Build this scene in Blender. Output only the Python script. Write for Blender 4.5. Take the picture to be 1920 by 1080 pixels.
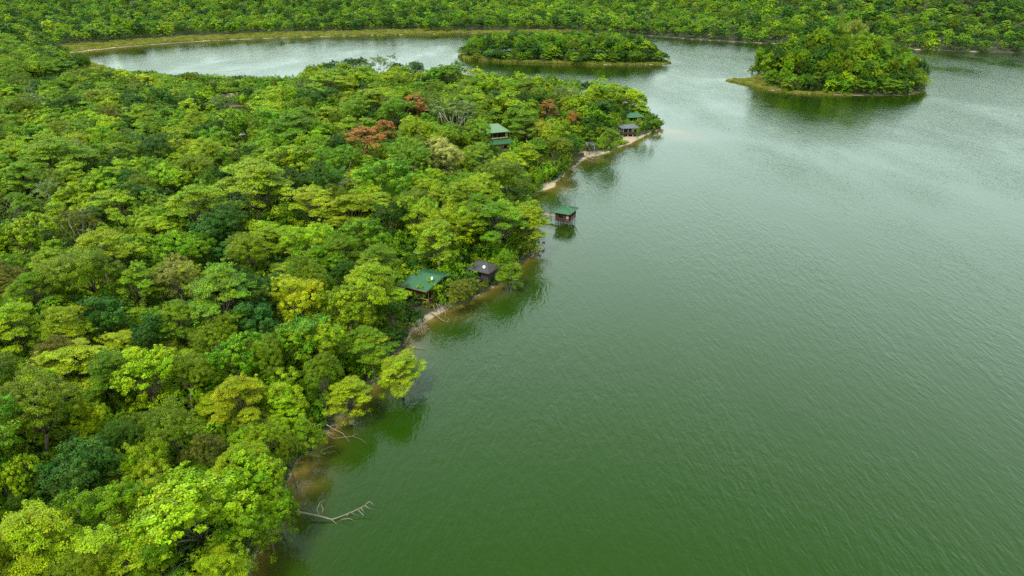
import bpy, math, random
import numpy as np
from mathutils import Vector, Matrix

for o in list(bpy.data.objects): bpy.data.objects.remove(o)
S = bpy.context.scene
C = S.collection
R = math.radians

# ------------------------------------------------------------------ camera
F, HZ, CH = 1300.0, -50.0, 54.0            # focal length and horizon row in photo pixels, flying height in metres
PITCH = math.atan((540 - HZ) / F)
cp, sp = math.cos(PITCH), math.sin(PITCH)
cam = bpy.data.cameras.new('camera'); cam.sensor_width = 36; cam.lens = F / 1920 * 36
cam.clip_start = 1; cam.clip_end = 6000
co = bpy.data.objects.new('camera', cam); C.objects.link(co)
co.location = (0, 0, CH); co.rotation_euler = (math.pi / 2 - PITCH, 0, 0)
S.camera = co

# ------------------------------------------------------------------ sky, sun, exposure (high thin overcast)
SUN_EL, SUN_AZ = R(58), R(215)              # azimuth clockwise from +Y: light comes from behind the camera, a little from the left
w = bpy.data.worlds.new('World'); S.world = w; w.use_nodes = True
nt = w.node_tree; nt.nodes.clear()
sky = nt.nodes.new('ShaderNodeTexSky'); sky.sky_type = 'NISHITA'; sky.sun_disc = False
sky.sun_elevation = SUN_EL; sky.sun_rotation = SUN_AZ; sky.dust_density = 3; sky.air_density = 1.0
mixc = nt.nodes.new('ShaderNodeMix'); mixc.data_type = 'RGBA'; mixc.inputs[0].default_value = 0.82
mixc.inputs[7].default_value = (6.6, 8.4, 7.6, 1)
bg = nt.nodes.new('ShaderNodeBackground'); bg.inputs[1].default_value = 0.1
wo = nt.nodes.new('ShaderNodeOutputWorld')
nt.links.new(sky.outputs[0], mixc.inputs[6]); nt.links.new(mixc.outputs[2], bg.inputs[0]); nt.links.new(bg.outputs[0], wo.inputs[0])
sl = bpy.data.lights.new('sun', 'SUN'); sl.energy = 2.2; sl.angle = R(11); sl.color = (1, .96, .88)
so = bpy.data.objects.new('sun', sl); C.objects.link(so)
d = Vector((math.sin(SUN_AZ) * math.cos(SUN_EL), math.cos(SUN_AZ) * math.cos(SUN_EL), math.sin(SUN_EL)))
so.rotation_euler = d.to_track_quat('Z', 'Y').to_euler(); so.location = d * 300
vs = S.view_settings; vs.view_transform = 'Standard'; vs.look = 'None'; vs.exposure = 0.95; vs.gamma = 1; vs.use_curve_mapping = False
S.render.engine = 'CYCLES'
cy = S.cycles; cy.max_bounces = 6; cy.diffuse_bounces = 2; cy.glossy_bounces = 3; cy.transmission_bounces = 4; cy.transparent_max_bounces = 6
cy.use_denoising = False
cy.caustics_reflective = False; cy.caustics_refractive = False

# ------------------------------------------------------------------ helpers: pixels, noise, meshes
def U(px, py, z=0.0):                        # the point at height z seen at a photo pixel
    u = (px - 960) / F; v = (540 - py) / F
    dx, dy, dz = u, cp + v * sp, -sp + v * cp
    t = (z - CH) / dz
    return np.array([dx * t, dy * t])
def PX(x, y, z):                             # photo pixel and depth of a point
    zc = y * cp - (z - CH) * sp
    yc = y * sp + (z - CH) * cp
    return 960 + F * x / zc, 540 - F * yc / zc, zc

_NT = {}
def vnoise(x, y, scale, seed):
    T = _NT.get(seed)
    if T is None: T = _NT[seed] = np.random.RandomState(seed).rand(128, 128)
    x = np.asarray(x) / scale + 531.3; y = np.asarray(y) / scale + 217.7
    xi = np.floor(x).astype(int); yi = np.floor(y).astype(int)
    fx = x - xi; fy = y - yi; fx = fx * fx * (3 - 2 * fx); fy = fy * fy * (3 - 2 * fy)
    g = lambda a, b: T[a % 128, b % 128]
    return ((g(xi, yi) * (1 - fx) + g(xi + 1, yi) * fx) * (1 - fy) + (g(xi, yi + 1) * (1 - fx) + g(xi + 1, yi + 1) * fx) * fy) * 2 - 1
def fbm(x, y, scale, seed):
    return vnoise(x, y, scale, seed) * .6 + vnoise(x, y, scale * .47, seed + 1) * .28 + vnoise(x, y, scale * .21, seed + 2) * .14
def sstep(a, b, x):
    t = np.clip((np.asarray(x, float) - a) / (b - a), 0, 1); return t * t * (3 - 2 * t)

def npmesh(name, V, Fq, mats, attrs=None, smooth=False, n=4):
    me = bpy.data.meshes.new(name)
    V = np.ascontiguousarray(V, np.float32); Fq = np.ascontiguousarray(Fq, np.int32)
    me.vertices.add(len(V)); me.vertices.foreach_set('co', V.ravel())
    me.loops.add(Fq.size); me.loops.foreach_set('vertex_index', Fq.ravel())
    me.polygons.add(len(Fq))
    me.polygons.foreach_set('loop_start', np.arange(len(Fq), dtype=np.int32) * n)
    me.polygons.foreach_set('loop_total', np.full(len(Fq), n, np.int32))
    if smooth: me.polygons.foreach_set('use_smooth', np.ones(len(Fq), bool))
    for k, (dom, arr) in (attrs or {}).items():
        a = me.attributes.new(k, 'FLOAT', dom); a.data.foreach_set('value', np.ascontiguousarray(arr, np.float32))
    for m in (mats if isinstance(mats, list) else [mats]): me.materials.append(m)
    me.update(calc_edges=True); me.validate()
    return me

def tag(o, label=None, cat=None, group=None, kind=None):
    if label: o['label'] = label
    if cat: o['category'] = cat
    if group: o['group'] = group
    if kind: o['kind'] = kind
    return o
def empty(name, loc=(0, 0, 0), rz=0.0):
    o = bpy.data.objects.new(name, None); C.objects.link(o); o.location = loc; o.rotation_euler = (0, 0, rz)
    o.empty_display_size = .2; return o
def link(name, me, parent=None):
    o = bpy.data.objects.new(name, me); C.objects.link(o); o.parent = parent; return o

class MB:                                    # mesh builder: boxes, bars, tubes and quads, built as one mesh object
    def __init__(s): s.v = []; s.f = []
    def poly(s, *pts):
        i = len(s.v); s.v += [tuple(p) for p in pts]; s.f.append(tuple(range(i, i + len(pts)))); return s
    def box(s, x0, x1, y0, y1, z0, z1):
        i = len(s.v)
        s.v += [(x0,y0,z0),(x1,y0,z0),(x1,y1,z0),(x0,y1,z0),(x0,y0,z1),(x1,y0,z1),(x1,y1,z1),(x0,y1,z1)]
        s.f += [tuple(i + k for k in q) for q in ((3,2,1,0),(4,5,6,7),(0,1,5,4),(1,2,6,5),(2,3,7,6),(3,0,4,7))]; return s
    def slab(s, pts, t):                     # polygon given a thickness t downwards
        i = len(s.v); n = len(pts)
        s.v += [tuple(p) for p in pts] + [(p[0], p[1], p[2] - t) for p in pts]
        s.f.append(tuple(range(i, i + n))); s.f.append(tuple(i + n + k for k in reversed(range(n))))
        for k in range(n): s.f.append((i + k, i + n + k, i + n + (k + 1) % n, i + (k + 1) % n))
        return s
    def bar(s, a, b, r0, r1=None, n=6): return s.tube([a, b], [r0, r0 if r1 is None else r1], n)
    def tube(s, path, rad, n=6):
        base = len(s.v); P = [Vector(p) for p in path]
        for k, p in enumerate(P):
            t = (P[min(k + 1, len(P) - 1)] - P[max(k - 1, 0)])
            t = t.normalized() if t.length > 1e-6 else Vector((0, 0, 1))
            a = t.cross(Vector((0, 0, 1)) if abs(t.z) < .9 else Vector((1, 0, 0))).normalized(); b = t.cross(a)
            for j in range(n):
                q = p + (a * math.cos(2 * math.pi * j / n) + b * math.sin(2 * math.pi * j / n)) * rad[k]
                s.v.append(tuple(q))
        for k in range(len(P) - 1):
            for j in range(n):
                s.f.append((base + k * n + j, base + k * n + (j + 1) % n, base + (k + 1) * n + (j + 1) % n, base + (k + 1) * n + j))
        s.f.append(tuple(base + j for j in reversed(range(n)))); s.f.append(tuple(base + (len(P) - 1) * n + j for j in range(n)))
        return s
    def mesh(s, name, mat, smooth=False):
        me = bpy.data.meshes.new(name); me.from_pydata(s.v, [], s.f); me.materials.append(mat)
        if smooth: me.polygons.foreach_set('use_smooth', [True] * len(s.f))
        me.update(); return me
    def build(s, name, mat, parent=None, smooth=False): return link(name, s.mesh(name, mat, smooth), parent)

# ------------------------------------------------------------------ materials
def mat(name):
    m = bpy.data.materials.new(name); m.use_nodes = True; nt = m.node_tree; nt.nodes.clear()
    out = nt.nodes.new('ShaderNodeOutputMaterial')
    return m, nt, out
def N(nt, typ, **kw):
    n = nt.nodes.new('ShaderNode' + typ)
    for k, v in kw.items():
        if k.startswith('i_'):
            key = k[2:]; key = int(key) if key.isdigit() else key.replace('_', ' ')
            n.inputs[key].default_value = v
        else: setattr(n, k, v)
    return n
def L(nt, a, b): nt.links.new(a, b)
def math_(nt, op, a, b=None, clamp=False):
    n = N(nt, 'Math', operation=op, use_clamp=clamp)
    for i, q in enumerate((a, b)):
        if q is None: continue
        if isinstance(q, (int, float)): n.inputs[i].default_value = q
        else: L(nt, q, n.inputs[i])
    return n.outputs[0]
def mixcol(nt, fac, a, b, blend='MIX'):
    n = N(nt, 'Mix', data_type='RGBA', blend_type=blend)
    for i, q in ((0, fac), (6, a), (7, b)):
        if isinstance(q, (int, float)): n.inputs[i].default_value = q
        elif isinstance(q, (tuple, list)): n.inputs[i].default_value = (*q[:3], 1)
        else: L(nt, q, n.inputs[i])
    return n.outputs[2]

def leaf_material(name, flower=None):
    m, nt, out = mat(name)
    col = N(nt, 'Attribute', attribute_type='INSTANCER', attribute_name='leafcol')
    tint = N(nt, 'Attribute', attribute_type='GEOMETRY', attribute_name='tint')
    hue = N(nt, 'Attribute', attribute_type='GEOMETRY', attribute_name='hue')
    hs = N(nt, 'HueSaturation'); L(nt, col.outputs['Color'], hs.inputs['Color'])
    L(nt, hue.outputs['Fac'], hs.inputs['Hue']); L(nt, tint.outputs['Fac'], hs.inputs['Value'])
    c = hs.outputs[0]
    if flower:
        fl = N(nt, 'Attribute', attribute_type='GEOMETRY', attribute_name='flower')
        c = mixcol(nt, fl.outputs['Fac'], c, flower)
    df = N(nt, 'BsdfDiffuse'); L(nt, c, df.inputs[0])
    tl = N(nt, 'BsdfTranslucent'); L(nt, c, tl.inputs[0])
    gl = N(nt, 'BsdfGlossy', i_Roughness=.42); gl.inputs[0].default_value = (.9, .95, .9, 1)
    a = N(nt, 'MixShader', i_0=.27); L(nt, df.outputs[0], a.inputs[1]); L(nt, tl.outputs[0], a.inputs[2])
    fr = N(nt, 'Fresnel', i_IOR=1.32)
    b = N(nt, 'MixShader'); L(nt, math_(nt, 'MULTIPLY', fr.outputs[0], .07), b.inputs[0]); L(nt, a.outputs[0], b.inputs[1]); L(nt, gl.outputs[0], b.inputs[2])
    L(nt, b.outputs[0], out.inputs[0]); return m

def plain(name, col, rough=.7, noise=None, amt=.3, metal=0, bump=0.0, spec=.5, stretch=(1, 1, 1)):
    m, nt, out = mat(name)
    p = N(nt, 'BsdfPrincipled', i_Roughness=rough, i_Metallic=metal)
    p.inputs['Specular IOR Level'].default_value = spec
    p.inputs['Base Color'].default_value = (*col, 1)
    if noise:
        tc = N(nt, 'TexCoord'); mp = N(nt, 'Mapping'); mp.inputs['Scale'].default_value = stretch
        L(nt, tc.outputs['Object'], mp.inputs[0])
        t = N(nt, 'TexNoise', i_Scale=noise, i_Detail=5.0, i_Roughness=.65); L(nt, mp.outputs[0], t.inputs['Vector'])
        c = mixcol(nt, t.outputs['Fac'], tuple(q * (1 - amt) for q in col), tuple(q * (1 + amt) for q in col))
        L(nt, c, p.inputs['Base Color'])
        if bump:
            b = N(nt, 'Bump', i_Strength=.6, i_Distance=bump); L(nt, t.outputs['Fac'], b.inputs['Height']); L(nt, b.outputs[0], p.inputs['Normal'])
    L(nt, p.outputs[0], out.inputs[0]); return m

LEAF = leaf_material('leaf')
FLAME = leaf_material('flame_leaf', (.60, .21, .065))
BARK = plain('bark', (.16, .125, .09), .9, 3.0, .5)
GREYBARK = plain('grey_bark', (.34, .30, .235), .9, 3.0, .35)
DEADWOOD = plain('weathered_wood', (.20, .17, .125), .9, 4.0, .55)
BROWNTWIG = plain('brown_twig', (.30, .22, .15), .9, 4.0, .35)
GREENROOF = plain('green_metal_roof', (.032, .115, .048), .55, 2.2, .22)
GREENCAP = plain('green_ridge_cap', (.025, .10, .05), .45, 2.2, .2)
PALEGREENROOF = plain('faded_green_roof', (.13, .22, .12), .5, 2.0, .2)
GREYROOF = plain('grey_roof', (.10, .115, .125), .5, 2.0, .25)
DARKROOF = plain('dark_thatch_roof', (.055, .055, .055), .85, 6.0, .5)
BROWNWOOD = plain('brown_boards', (.055, .024, .015), .7, 5.0, .4)
REDWOOD = plain('red_brown_posts', (.16, .06, .03), .65, 5.0, .3)
DARKWOOD = plain('dark_stilts', (.05, .04, .033), .8, 5.0, .4)
PALEWOOD = plain('pale_boards', (.30, .22, .14), .75, 5.0, .35)
PALECLOTH = plain('pale_panel', (.50, .42, .32), .8, 5.0, .15)
YELLOW = plain('yellow_plaster', (.55, .33, .09), .85, 1.5, .15)
CREAM = plain('cream_plaster', (.62, .47, .24), .85, 1.5, .12)
DARKGLASS = plain('dark_window', (.012, .014, .014), .12, spec=.7)
WHITE = plain('white_paint', (.55, .55, .53), .5, 2.0, .06)
DISHGREY = plain('dish_grey', (.55, .57, .55), .4, 3.0, .08)
DIRT = plain('dirt_path', (.36, .22, .12), .95, 1.2, .3)
ROCK = plain('bleached_rock', (.42, .36, .28), .9, 2.0, .35)

# ------------------------------------------------------------------ the shore, traced on the water plane
def chaikin(P, it=2):
    P = np.asarray(P, float)
    for _ in range(it):
        Q = np.roll(P, -1, 0); P = np.stack([P * .75 + Q * .25, P * .25 + Q * .75], 1).reshape(-1, 2)
    return P
east = [(452,1120),(478,1070),(500,1005),(516,955),(530,905),(558,866),(596,826),(634,786),(680,748),(715,705),(735,665),(768,640),(790,615),(812,590),(838,578),(872,570),(905,553),(930,533),(962,512),(985,490),(1005,470),(1008,440),(990,410),(985,385),(1005,362),(1040,350),(1056,330),(1078,312),(1098,296),(1128,292),(1146,284),(1165,274),(1190,266),(1206,256),(1236,244),(1240,236)]
north = [(1222,222),(1190,208),(1140,204),(1060,201),(960,194),(850,182),(760,172),(690,165),(620,162),(540,160),(450,157),(350,154),(280,146),(225,136),(185,122),(150,112),(120,107),(100,104)]
far = [(112,101),(150,97),(200,91),(300,82),(400,76),(500,72),(600,69),(700,66.5),(800,64.5),(900,63),(1000,62),(1100,62.5),(1180,65),(1250,70),(1330,76),(1400,80),(1500,84),(1600,88),(1700,92.5),(1800,96),(1920,100),(2100,105),(2500,113)]
main = [(-2600, -90), (-60, -90), (-38, 10)] + [tuple(U(*q)) for q in east + north + far] + [(700, 420), (1100, 380), (2600, 380), (2600, 3200), (-2600, 3200)]
isl_left = [tuple(U(*q)) for q in [(858,106),(885,113),(950,117),(1020,119),(1100,121),(1180,122),(1225,121),(1258,119),(1246,115),(1236,109),(1190,101),(1100,97),(980,95),(900,97),(865,101)]]
isl_right = [tuple(U(*q)) for q in [(1353,150),(1385,156),(1412,163),(1450,171),(1500,176),(1560,178),(1640,180),(1715,178),(1736,170),(1738,156),(1715,145),(1650,137),(1560,134),(1480,136),(1425,142),(1405,149),(1380,149)]]
pond = [tuple(U(*q)) for q in [(405,207),(430,199),(462,199),(490,207),(520,212),(500,219),(455,224),(420,219)]]
ponds = [pond]
LANDS = [chaikin(main), chaikin(isl_left), chaikin(isl_right)]
POND = chaikin(pond)

def polysd(x, y, P):
    x = np.asarray(x, float).ravel(); y = np.asarray(y, float).ravel()
    A = P; B = np.roll(P, -1, 0)
    best = np.full(len(x), 1e18); ins = np.zeros(len(x), bool)
    for (ax, ay), (bx, by) in zip(A, B):
        ex, ey = bx - ax, by - ay; l2 = ex * ex + ey * ey + 1e-12
        t = np.clip(((x - ax) * ex + (y - ay) * ey) / l2, 0, 1)
        qx = x - ax - t * ex; qy = y - ay - t * ey
        np.minimum(best, qx * qx + qy * qy, out=best)
        if ay != by:
            c = (ay > y) != (by > y)
            ins ^= c & (x < ex * (y - ay) / ey + ax)
    dd = np.sqrt(best); return np.where(ins, dd, -dd)
def shore(x, y):                              # metres inland (+) or out on the water (-)
    s = polysd(x, y, LANDS[0])
    for P in LANDS[1:]: s = np.maximum(s, polysd(x, y, P))
    s = np.minimum(s, -polysd(x, y, POND))
    x = np.ravel(x); y = np.ravel(y); near = 1 - sstep(250, 500, y)
    return s + fbm(x, y, 7, 11) * (.9 * near + .3) + fbm(x, y, 40, 15) * 2.0 * (1 - near)
islR_c = np.mean(LANDS[2], 0)
SHOALS = [(U(1262,246), 15, 12, .14), (U(1290,256), 20, 14, .40), (U(1452,199), 11, 5, .10), (U(1430,182), 20, 7, 1.2), (U(1180,268), 8, 6, .25), (U(1128,300), 10, 6, .3), (U(1050,352), 8, 8, .3), (U(560,905), 4.5, 5, .15), (U(845,590), 5, 4, .4), (U(200,97), 60, 45, .2), (U(330,88), 70, 30, .6), (U(1235,121), 20, 14, .6), (U(1050,124), 70, 12, .8), (U(1150,135), 40, 25, 1.6), (U(930,540), 5, 6, .6)]
def height(x, y, s):
    x = np.ravel(x); y = np.ravel(y)
    land = .55 * (1 - np.exp(-np.maximum(s, 0) / 1.8)) + 2.2 * sstep(3, 30, s) + fbm(x, y, 22, 5) * .9 * sstep(2, 14, s)
    pen = np.exp(-(((x + 45) / 60) ** 2 + ((y - 300) / 45) ** 2)); land += 3.5 * pen * sstep(4, 20, s)
    isl = np.exp(-(((x - islR_c[0] - 4) / 34) ** 2 + ((y - islR_c[1]) / 22) ** 2)); land += 11.0 * isl * sstep(2, 16, s)
    isl2 = np.exp(-(((x - 30) / 60) ** 2 + ((y - 505) / 22) ** 2)); land += 2.5 * isl2 * sstep(2, 12, s)
    farm = sstep(430, 620, y)
    hill = 42 * sstep(60, 520, s) + 38 * sstep(450, 1100, s) + fbm(x, y, 260, 31) * 18 * sstep(40, 220, s)
    right = sstep(100, 420, x) * 30 * sstep(5, 190, s)
    land += farm * (np.maximum(hill, 0) * (.55 + .45 * sstep(-300, 250, x)) + right)
    dd = np.maximum(-s, 0)
    bed = -(.22 * dd ** 1.15 + .25 * (1 - np.exp(-dd / .8)))
    bay = sstep(-60, -260, x) * sstep(380, 470, y); bed *= (1 - .75 * bay)
    bed = np.maximum(bed, -5.0) + fbm(x, y, 5, 44) * .12
    for (c, rx, ry, dep) in SHOALS:
        g = np.exp(-(((x - c[0]) / rx) ** 2 + ((y - c[1]) / ry) ** 2)); bed = bed * (1 - g) + np.maximum(bed, -dep) * g
    return np.where(s > 0, np.maximum(land, .03), np.minimum(bed, -.03))

def axis_lines(a, b, fine0, fine1, step, grow):
    xs = list(np.arange(fine0, fine1, step)); q = xs[-1]; s = step
    while q < b: s *= grow; q += s; xs.append(q)
    q = fine0; s = step; lo = []
    while q > a: s *= grow; q -= s; lo.append(q)
    return np.array(lo[::-1] + xs)
gx = axis_lines(-1700, 1700, -150, 225, 1.6, 1.03); gy = axis_lines(-80, 2300, 35, 330, 1.6, 1.015)
GX, GY = np.meshgrid(gx, gy); NXg, NYg = len(gx), len(gy)
SD = shore(GX, GY); GZ = height(GX, GY, SD)
ii = np.arange(NXg * NYg).reshape(NYg, NXg)
Q = np.stack([ii[:-1, :-1], ii[:-1, 1:], ii[1:, 1:], ii[1:, :-1]], -1).reshape(-1, 4)

def _look(T, x, y):                           # bilinear look-up in the terrain grid
    x = np.atleast_1d(np.asarray(x, float)).ravel(); y = np.atleast_1d(np.asarray(y, float)).ravel(); T = T.reshape(NYg, NXg)
    i = np.clip(np.searchsorted(gx, x) - 1, 0, NXg - 2); j = np.clip(np.searchsorted(gy, y) - 1, 0, NYg - 2)
    u = np.clip((x - gx[i]) / (gx[i + 1] - gx[i]), 0, 1); v = np.clip((y - gy[j]) / (gy[j + 1] - gy[j]), 0, 1)
    return (T[j, i] * (1 - u) + T[j, i + 1] * u) * (1 - v) + (T[j + 1, i] * (1 - u) + T[j + 1, i + 1] * u) * v
def zat(x, y): return _look(GZ, x, y)
def sdat(x, y): return _look(SD, x, y)
def z1(x, y): return float(zat(x, y)[0])

BARE = [(U(436,188), 9, 4.5), (U(545,183), 8, 5), (U(610,172), 10, 5), (U(783,500,3), 3.0, 5), (U(150,103), 25, 12), (U(455,262), 5, 4), (U(1180,262), 9, 5), (U(1115,290), 8, 4), (U(1040,350), 4, 6)]
bare = np.zeros(len(SD))
for c, rx, ry in BARE:
    bare = np.maximum(bare, .72 * np.exp(-(((GX.ravel() - c[0]) / rx) ** 2 + ((GY.ravel() - c[1]) / ry) ** 2) ** 1.5))
BEACH = [(U(1040,350), 9, 12), (U(1115,292), 16, 8), (U(1200,260), 22, 12), (U(800,605), 4, 6), (U(1500,176), 22, 6), (U(1200,120), 45, 15), (U(200,95), 120, 45), (U(1700,93), 14, 12), (U(1400,80), 14, 12)]
beach = np.full(len(SD), .0)
for c, rx, ry in BEACH: beach = np.maximum(beach, np.exp(-(((GX.ravel() - c[0]) / rx) ** 2 + ((GY.ravel() - c[1]) / ry) ** 2)))
sand = np.maximum((1 - sstep(.3, 2.1, SD + fbm(GX.ravel(), GY.ravel(), 4, 77) * .8)) * np.where(SD > -.15, .22 + .9 * beach, 1.0), bare)
grassy = sstep(-40, -120, GX.ravel()) * sstep(380, 440, GY.ravel()) * (1 - sstep(14, 30, SD)) * sstep(1, 4, SD)

m, nt, out = mat('ground'); GROUND = m
a1 = N(nt, 'Attribute', attribute_name='sand'); a2 = N(nt, 'Attribute', attribute_name='grassy')
tc = N(nt, 'TexCoord')
n1 = N(nt, 'TexNoise', i_Scale=.6, i_Detail=8.0, i_Roughness=.7); L(nt, tc.outputs['Object'], n1.inputs['Vector'])
n2 = N(nt, 'TexNoise', i_Scale=2.6, i_Detail=6.0, i_Roughness=.7); L(nt, tc.outputs['Object'], n2.inputs['Vector'])
floor_c = mixcol(nt, n1.outputs['Fac'], (.012, .014, .006), (.055, .055, .022))
grass_c = mixcol(nt, n2.outputs['Fac'], (.10, .13, .02), (.24, .24, .06))
sand_c = mixcol(nt, n2.outputs['Fac'], (.22, .16, .10), (.48, .39, .27))
c = mixcol(nt, a2.outputs['Fac'], floor_c, grass_c)
sf = math_(nt, 'ADD', a1.outputs['Fac'], math_(nt, 'MULTIPLY', math_(nt, 'SUBTRACT', n2.outputs['Fac'], .5), .7), True)
ramp = N(nt, 'ValToRGB'); ramp.color_ramp.elements[0].position = .35; ramp.color_ramp.elements[1].position = .62; L(nt, sf, ramp.inputs[0])
c = mixcol(nt, ramp.outputs[0], c, sand_c)
p = N(nt, 'BsdfPrincipled', i_Roughness=.95); L(nt, c, p.inputs['Base Color'])
b = N(nt, 'Bump', i_Strength=.5, i_Distance=.15); L(nt, n2.outputs['Fac'], b.inputs['Height']); L(nt, b.outputs[0], p.inputs['Normal'])
L(nt, p.outputs[0], out.inputs[0])
terrain = link('terrain', npmesh('terrain', np.stack([GX.ravel(), GY.ravel(), GZ], -1), Q, GROUND, {'sand': ('POINT', sand), 'grassy': ('POINT', grassy)}, True))
tag(terrain, 'sandy lake shore, forest floor and wooded hills', kind='structure')

# ------------------------------------------------------------------ the lake
m, nt, out = mat('lake_water'); WATER = m
dp = N(nt, 'Attribute', attribute_name='depth')
geo = N(nt, 'NewGeometry')
def wav(angle, sx, sy, detail=3.0, rough=.55):
    mp = N(nt, 'Mapping'); mp.inputs['Rotation'].default_value = (0, 0, R(angle)); mp.inputs['Scale'].default_value = (sx, sy, .1)
    L(nt, geo.outputs['Position'], mp.inputs[0])
    t = N(nt, 'TexNoise', i_Scale=1.0, i_Detail=detail, i_Roughness=rough); t.inputs['Distortion'].default_value = .25
    L(nt, mp.outputs[0], t.inputs['Vector']); return t.outputs['Fac']
h1 = wav(-14, 1.05, .28, 2.0)                 # wind waves, crests running along the shore
h2 = wav(-26, 2.4, .9, 2.0)
h3 = wav(15, 4.5, 2.6, 2.0)
gust = wav(-12, .035, .014, 3.0)              # patches of stronger and weaker wind
hh = math_(nt, 'ADD', math_(nt, 'MULTIPLY', h1, .75), math_(nt, 'ADD', math_(nt, 'MULTIPLY', h2, .40), math_(nt, 'MULTIPLY', h3, .16)))
gr = N(nt, 'MapRange', i_1=.33, i_2=.67, i_3=.42, i_4=1.35); L(nt, gust, gr.inputs[0])
calm = N(nt, 'MapRange', i_1=0.0, i_2=2.6, i_3=.28, i_4=1.0); L(nt, dp.outputs['Fac'], calm.inputs[0])
hh = math_(nt, 'MULTIPLY', hh, math_(nt, 'MULTIPLY', gr.outputs[0], calm.outputs[0]))
bmp = N(nt, 'Bump', i_Strength=1.0, i_Distance=.16); L(nt, hh, bmp.inputs['Height'])
# turbid green water: clear enough to show the bed in the shallows, opaque green when deep
clear = math_(nt, 'POWER', 2.718, math_(nt, 'MULTIPLY', dp.outputs['Fac'], -1.5))
patch = wav(0, .02, .012, 4.0)
body = mixcol(nt, patch, (.0115, .037, .0010), (.0145, .045, .0022))
shal = mixcol(nt, clear, body, (.10, .10, .018))
dif = N(nt, 'BsdfDiffuse'); L(nt, shal, dif.inputs[0])
tr = N(nt, 'BsdfTransparent'); tcol = mixcol(nt, clear, (.55, .45, .10), (.95, .88, .62)); L(nt, tcol, tr.inputs[0])
mx = N(nt, 'MixShader'); L(nt, math_(nt, 'MULTIPLY', clear, .9), mx.inputs[0]); L(nt, dif.outputs[0], mx.inputs[1]); L(nt, tr.outputs[0], mx.inputs[2])
gl = N(nt, 'BsdfGlossy', i_Roughness=.05); L(nt, bmp.outputs[0], gl.inputs['Normal'])
dot = N(nt, 'VectorMath', operation='DOT_PRODUCT'); L(nt, geo.outputs['Incoming'], dot.inputs[0]); L(nt, bmp.outputs[0], dot.inputs[1])
fac = math_(nt, 'ADD', math_(nt, 'MULTIPLY', math_(nt, 'POWER', math_(nt, 'SUBTRACT', 1.0, math_(nt, 'ABSOLUTE', dot.outputs['Value']), True), 3.4), 1.12), .005, True)
mx2 = N(nt, 'MixShader'); L(nt, fac, mx2.inputs[0]); L(nt, mx.outputs[0], mx2.inputs[1]); L(nt, gl.outputs[0], mx2.inputs[2])
L(nt, mx2.outputs[0], out.inputs[0])
wet = (GZ[Q] < .6).any(1)
Qw = Q[wet]; used = np.unique(Qw); remap = np.zeros(len(GZ), int); remap[used] = np.arange(len(used))
Vw = np.stack([GX.ravel()[used], GY.ravel()[used], np.zeros(len(used))], -1)
lake = link('lake_water', npmesh('lake_water', Vw, remap[Qw], WATER, {'depth': ('POINT', np.maximum(-GZ[used], 0))}, True))
tag(lake, 'rippled green lake water', kind='structure')

# ------------------------------------------------------------------ tree prototypes
def leaves(rs, centres, radii, outw, n, size, asp, up, spread, tint_c, hue_c, flat=1.0):
    """n leaf faces round every clump centre; returns vertices, faces, tint and hue per face"""
    M = len(centres); K = M * n
    ci = np.repeat(np.arange(M), n)
    dirs = rs.normal(size=(K, 3)); dirs /= np.linalg.norm(dirs, axis=1)[:, None]
    rad = rs.rand(K) ** .45
    off = dirs * rad[:, None] * radii[ci]
    pos = centres[ci] + off
    nrm = dirs * np.array([1, 1, flat]) * .55 + outw[ci] * .45 + np.array([0, 0, up]) + rs.normal(size=(K, 3)) * spread
    nrm /= np.linalg.norm(nrm, axis=1)[:, None] + 1e-9
    t = rs.normal(size=(K, 3)); t -= nrm * (t * nrm).sum(1)[:, None]; t /= np.linalg.norm(t, axis=1)[:, None] + 1e-9
    b = np.cross(nrm, t)
    s = size * (.45 + 1.1 * rs.rand(K) ** 1.3)[:, None]
    V = np.stack([pos - t * s * .5, pos + b * s * asp * .5 + t * s * .06, pos + t * s * .5 - nrm * s * .1, pos - b * s * asp * .5 + t * s * .06], 1).reshape(-1, 3)
    Fq = np.arange(K * 4).reshape(-1, 4)
    tint = tint_c[ci] * (.82 + .36 * rs.rand(K)); hue = hue_c[ci] + rs.normal(size=K) * .006
    return V, Fq, tint, hue

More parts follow.
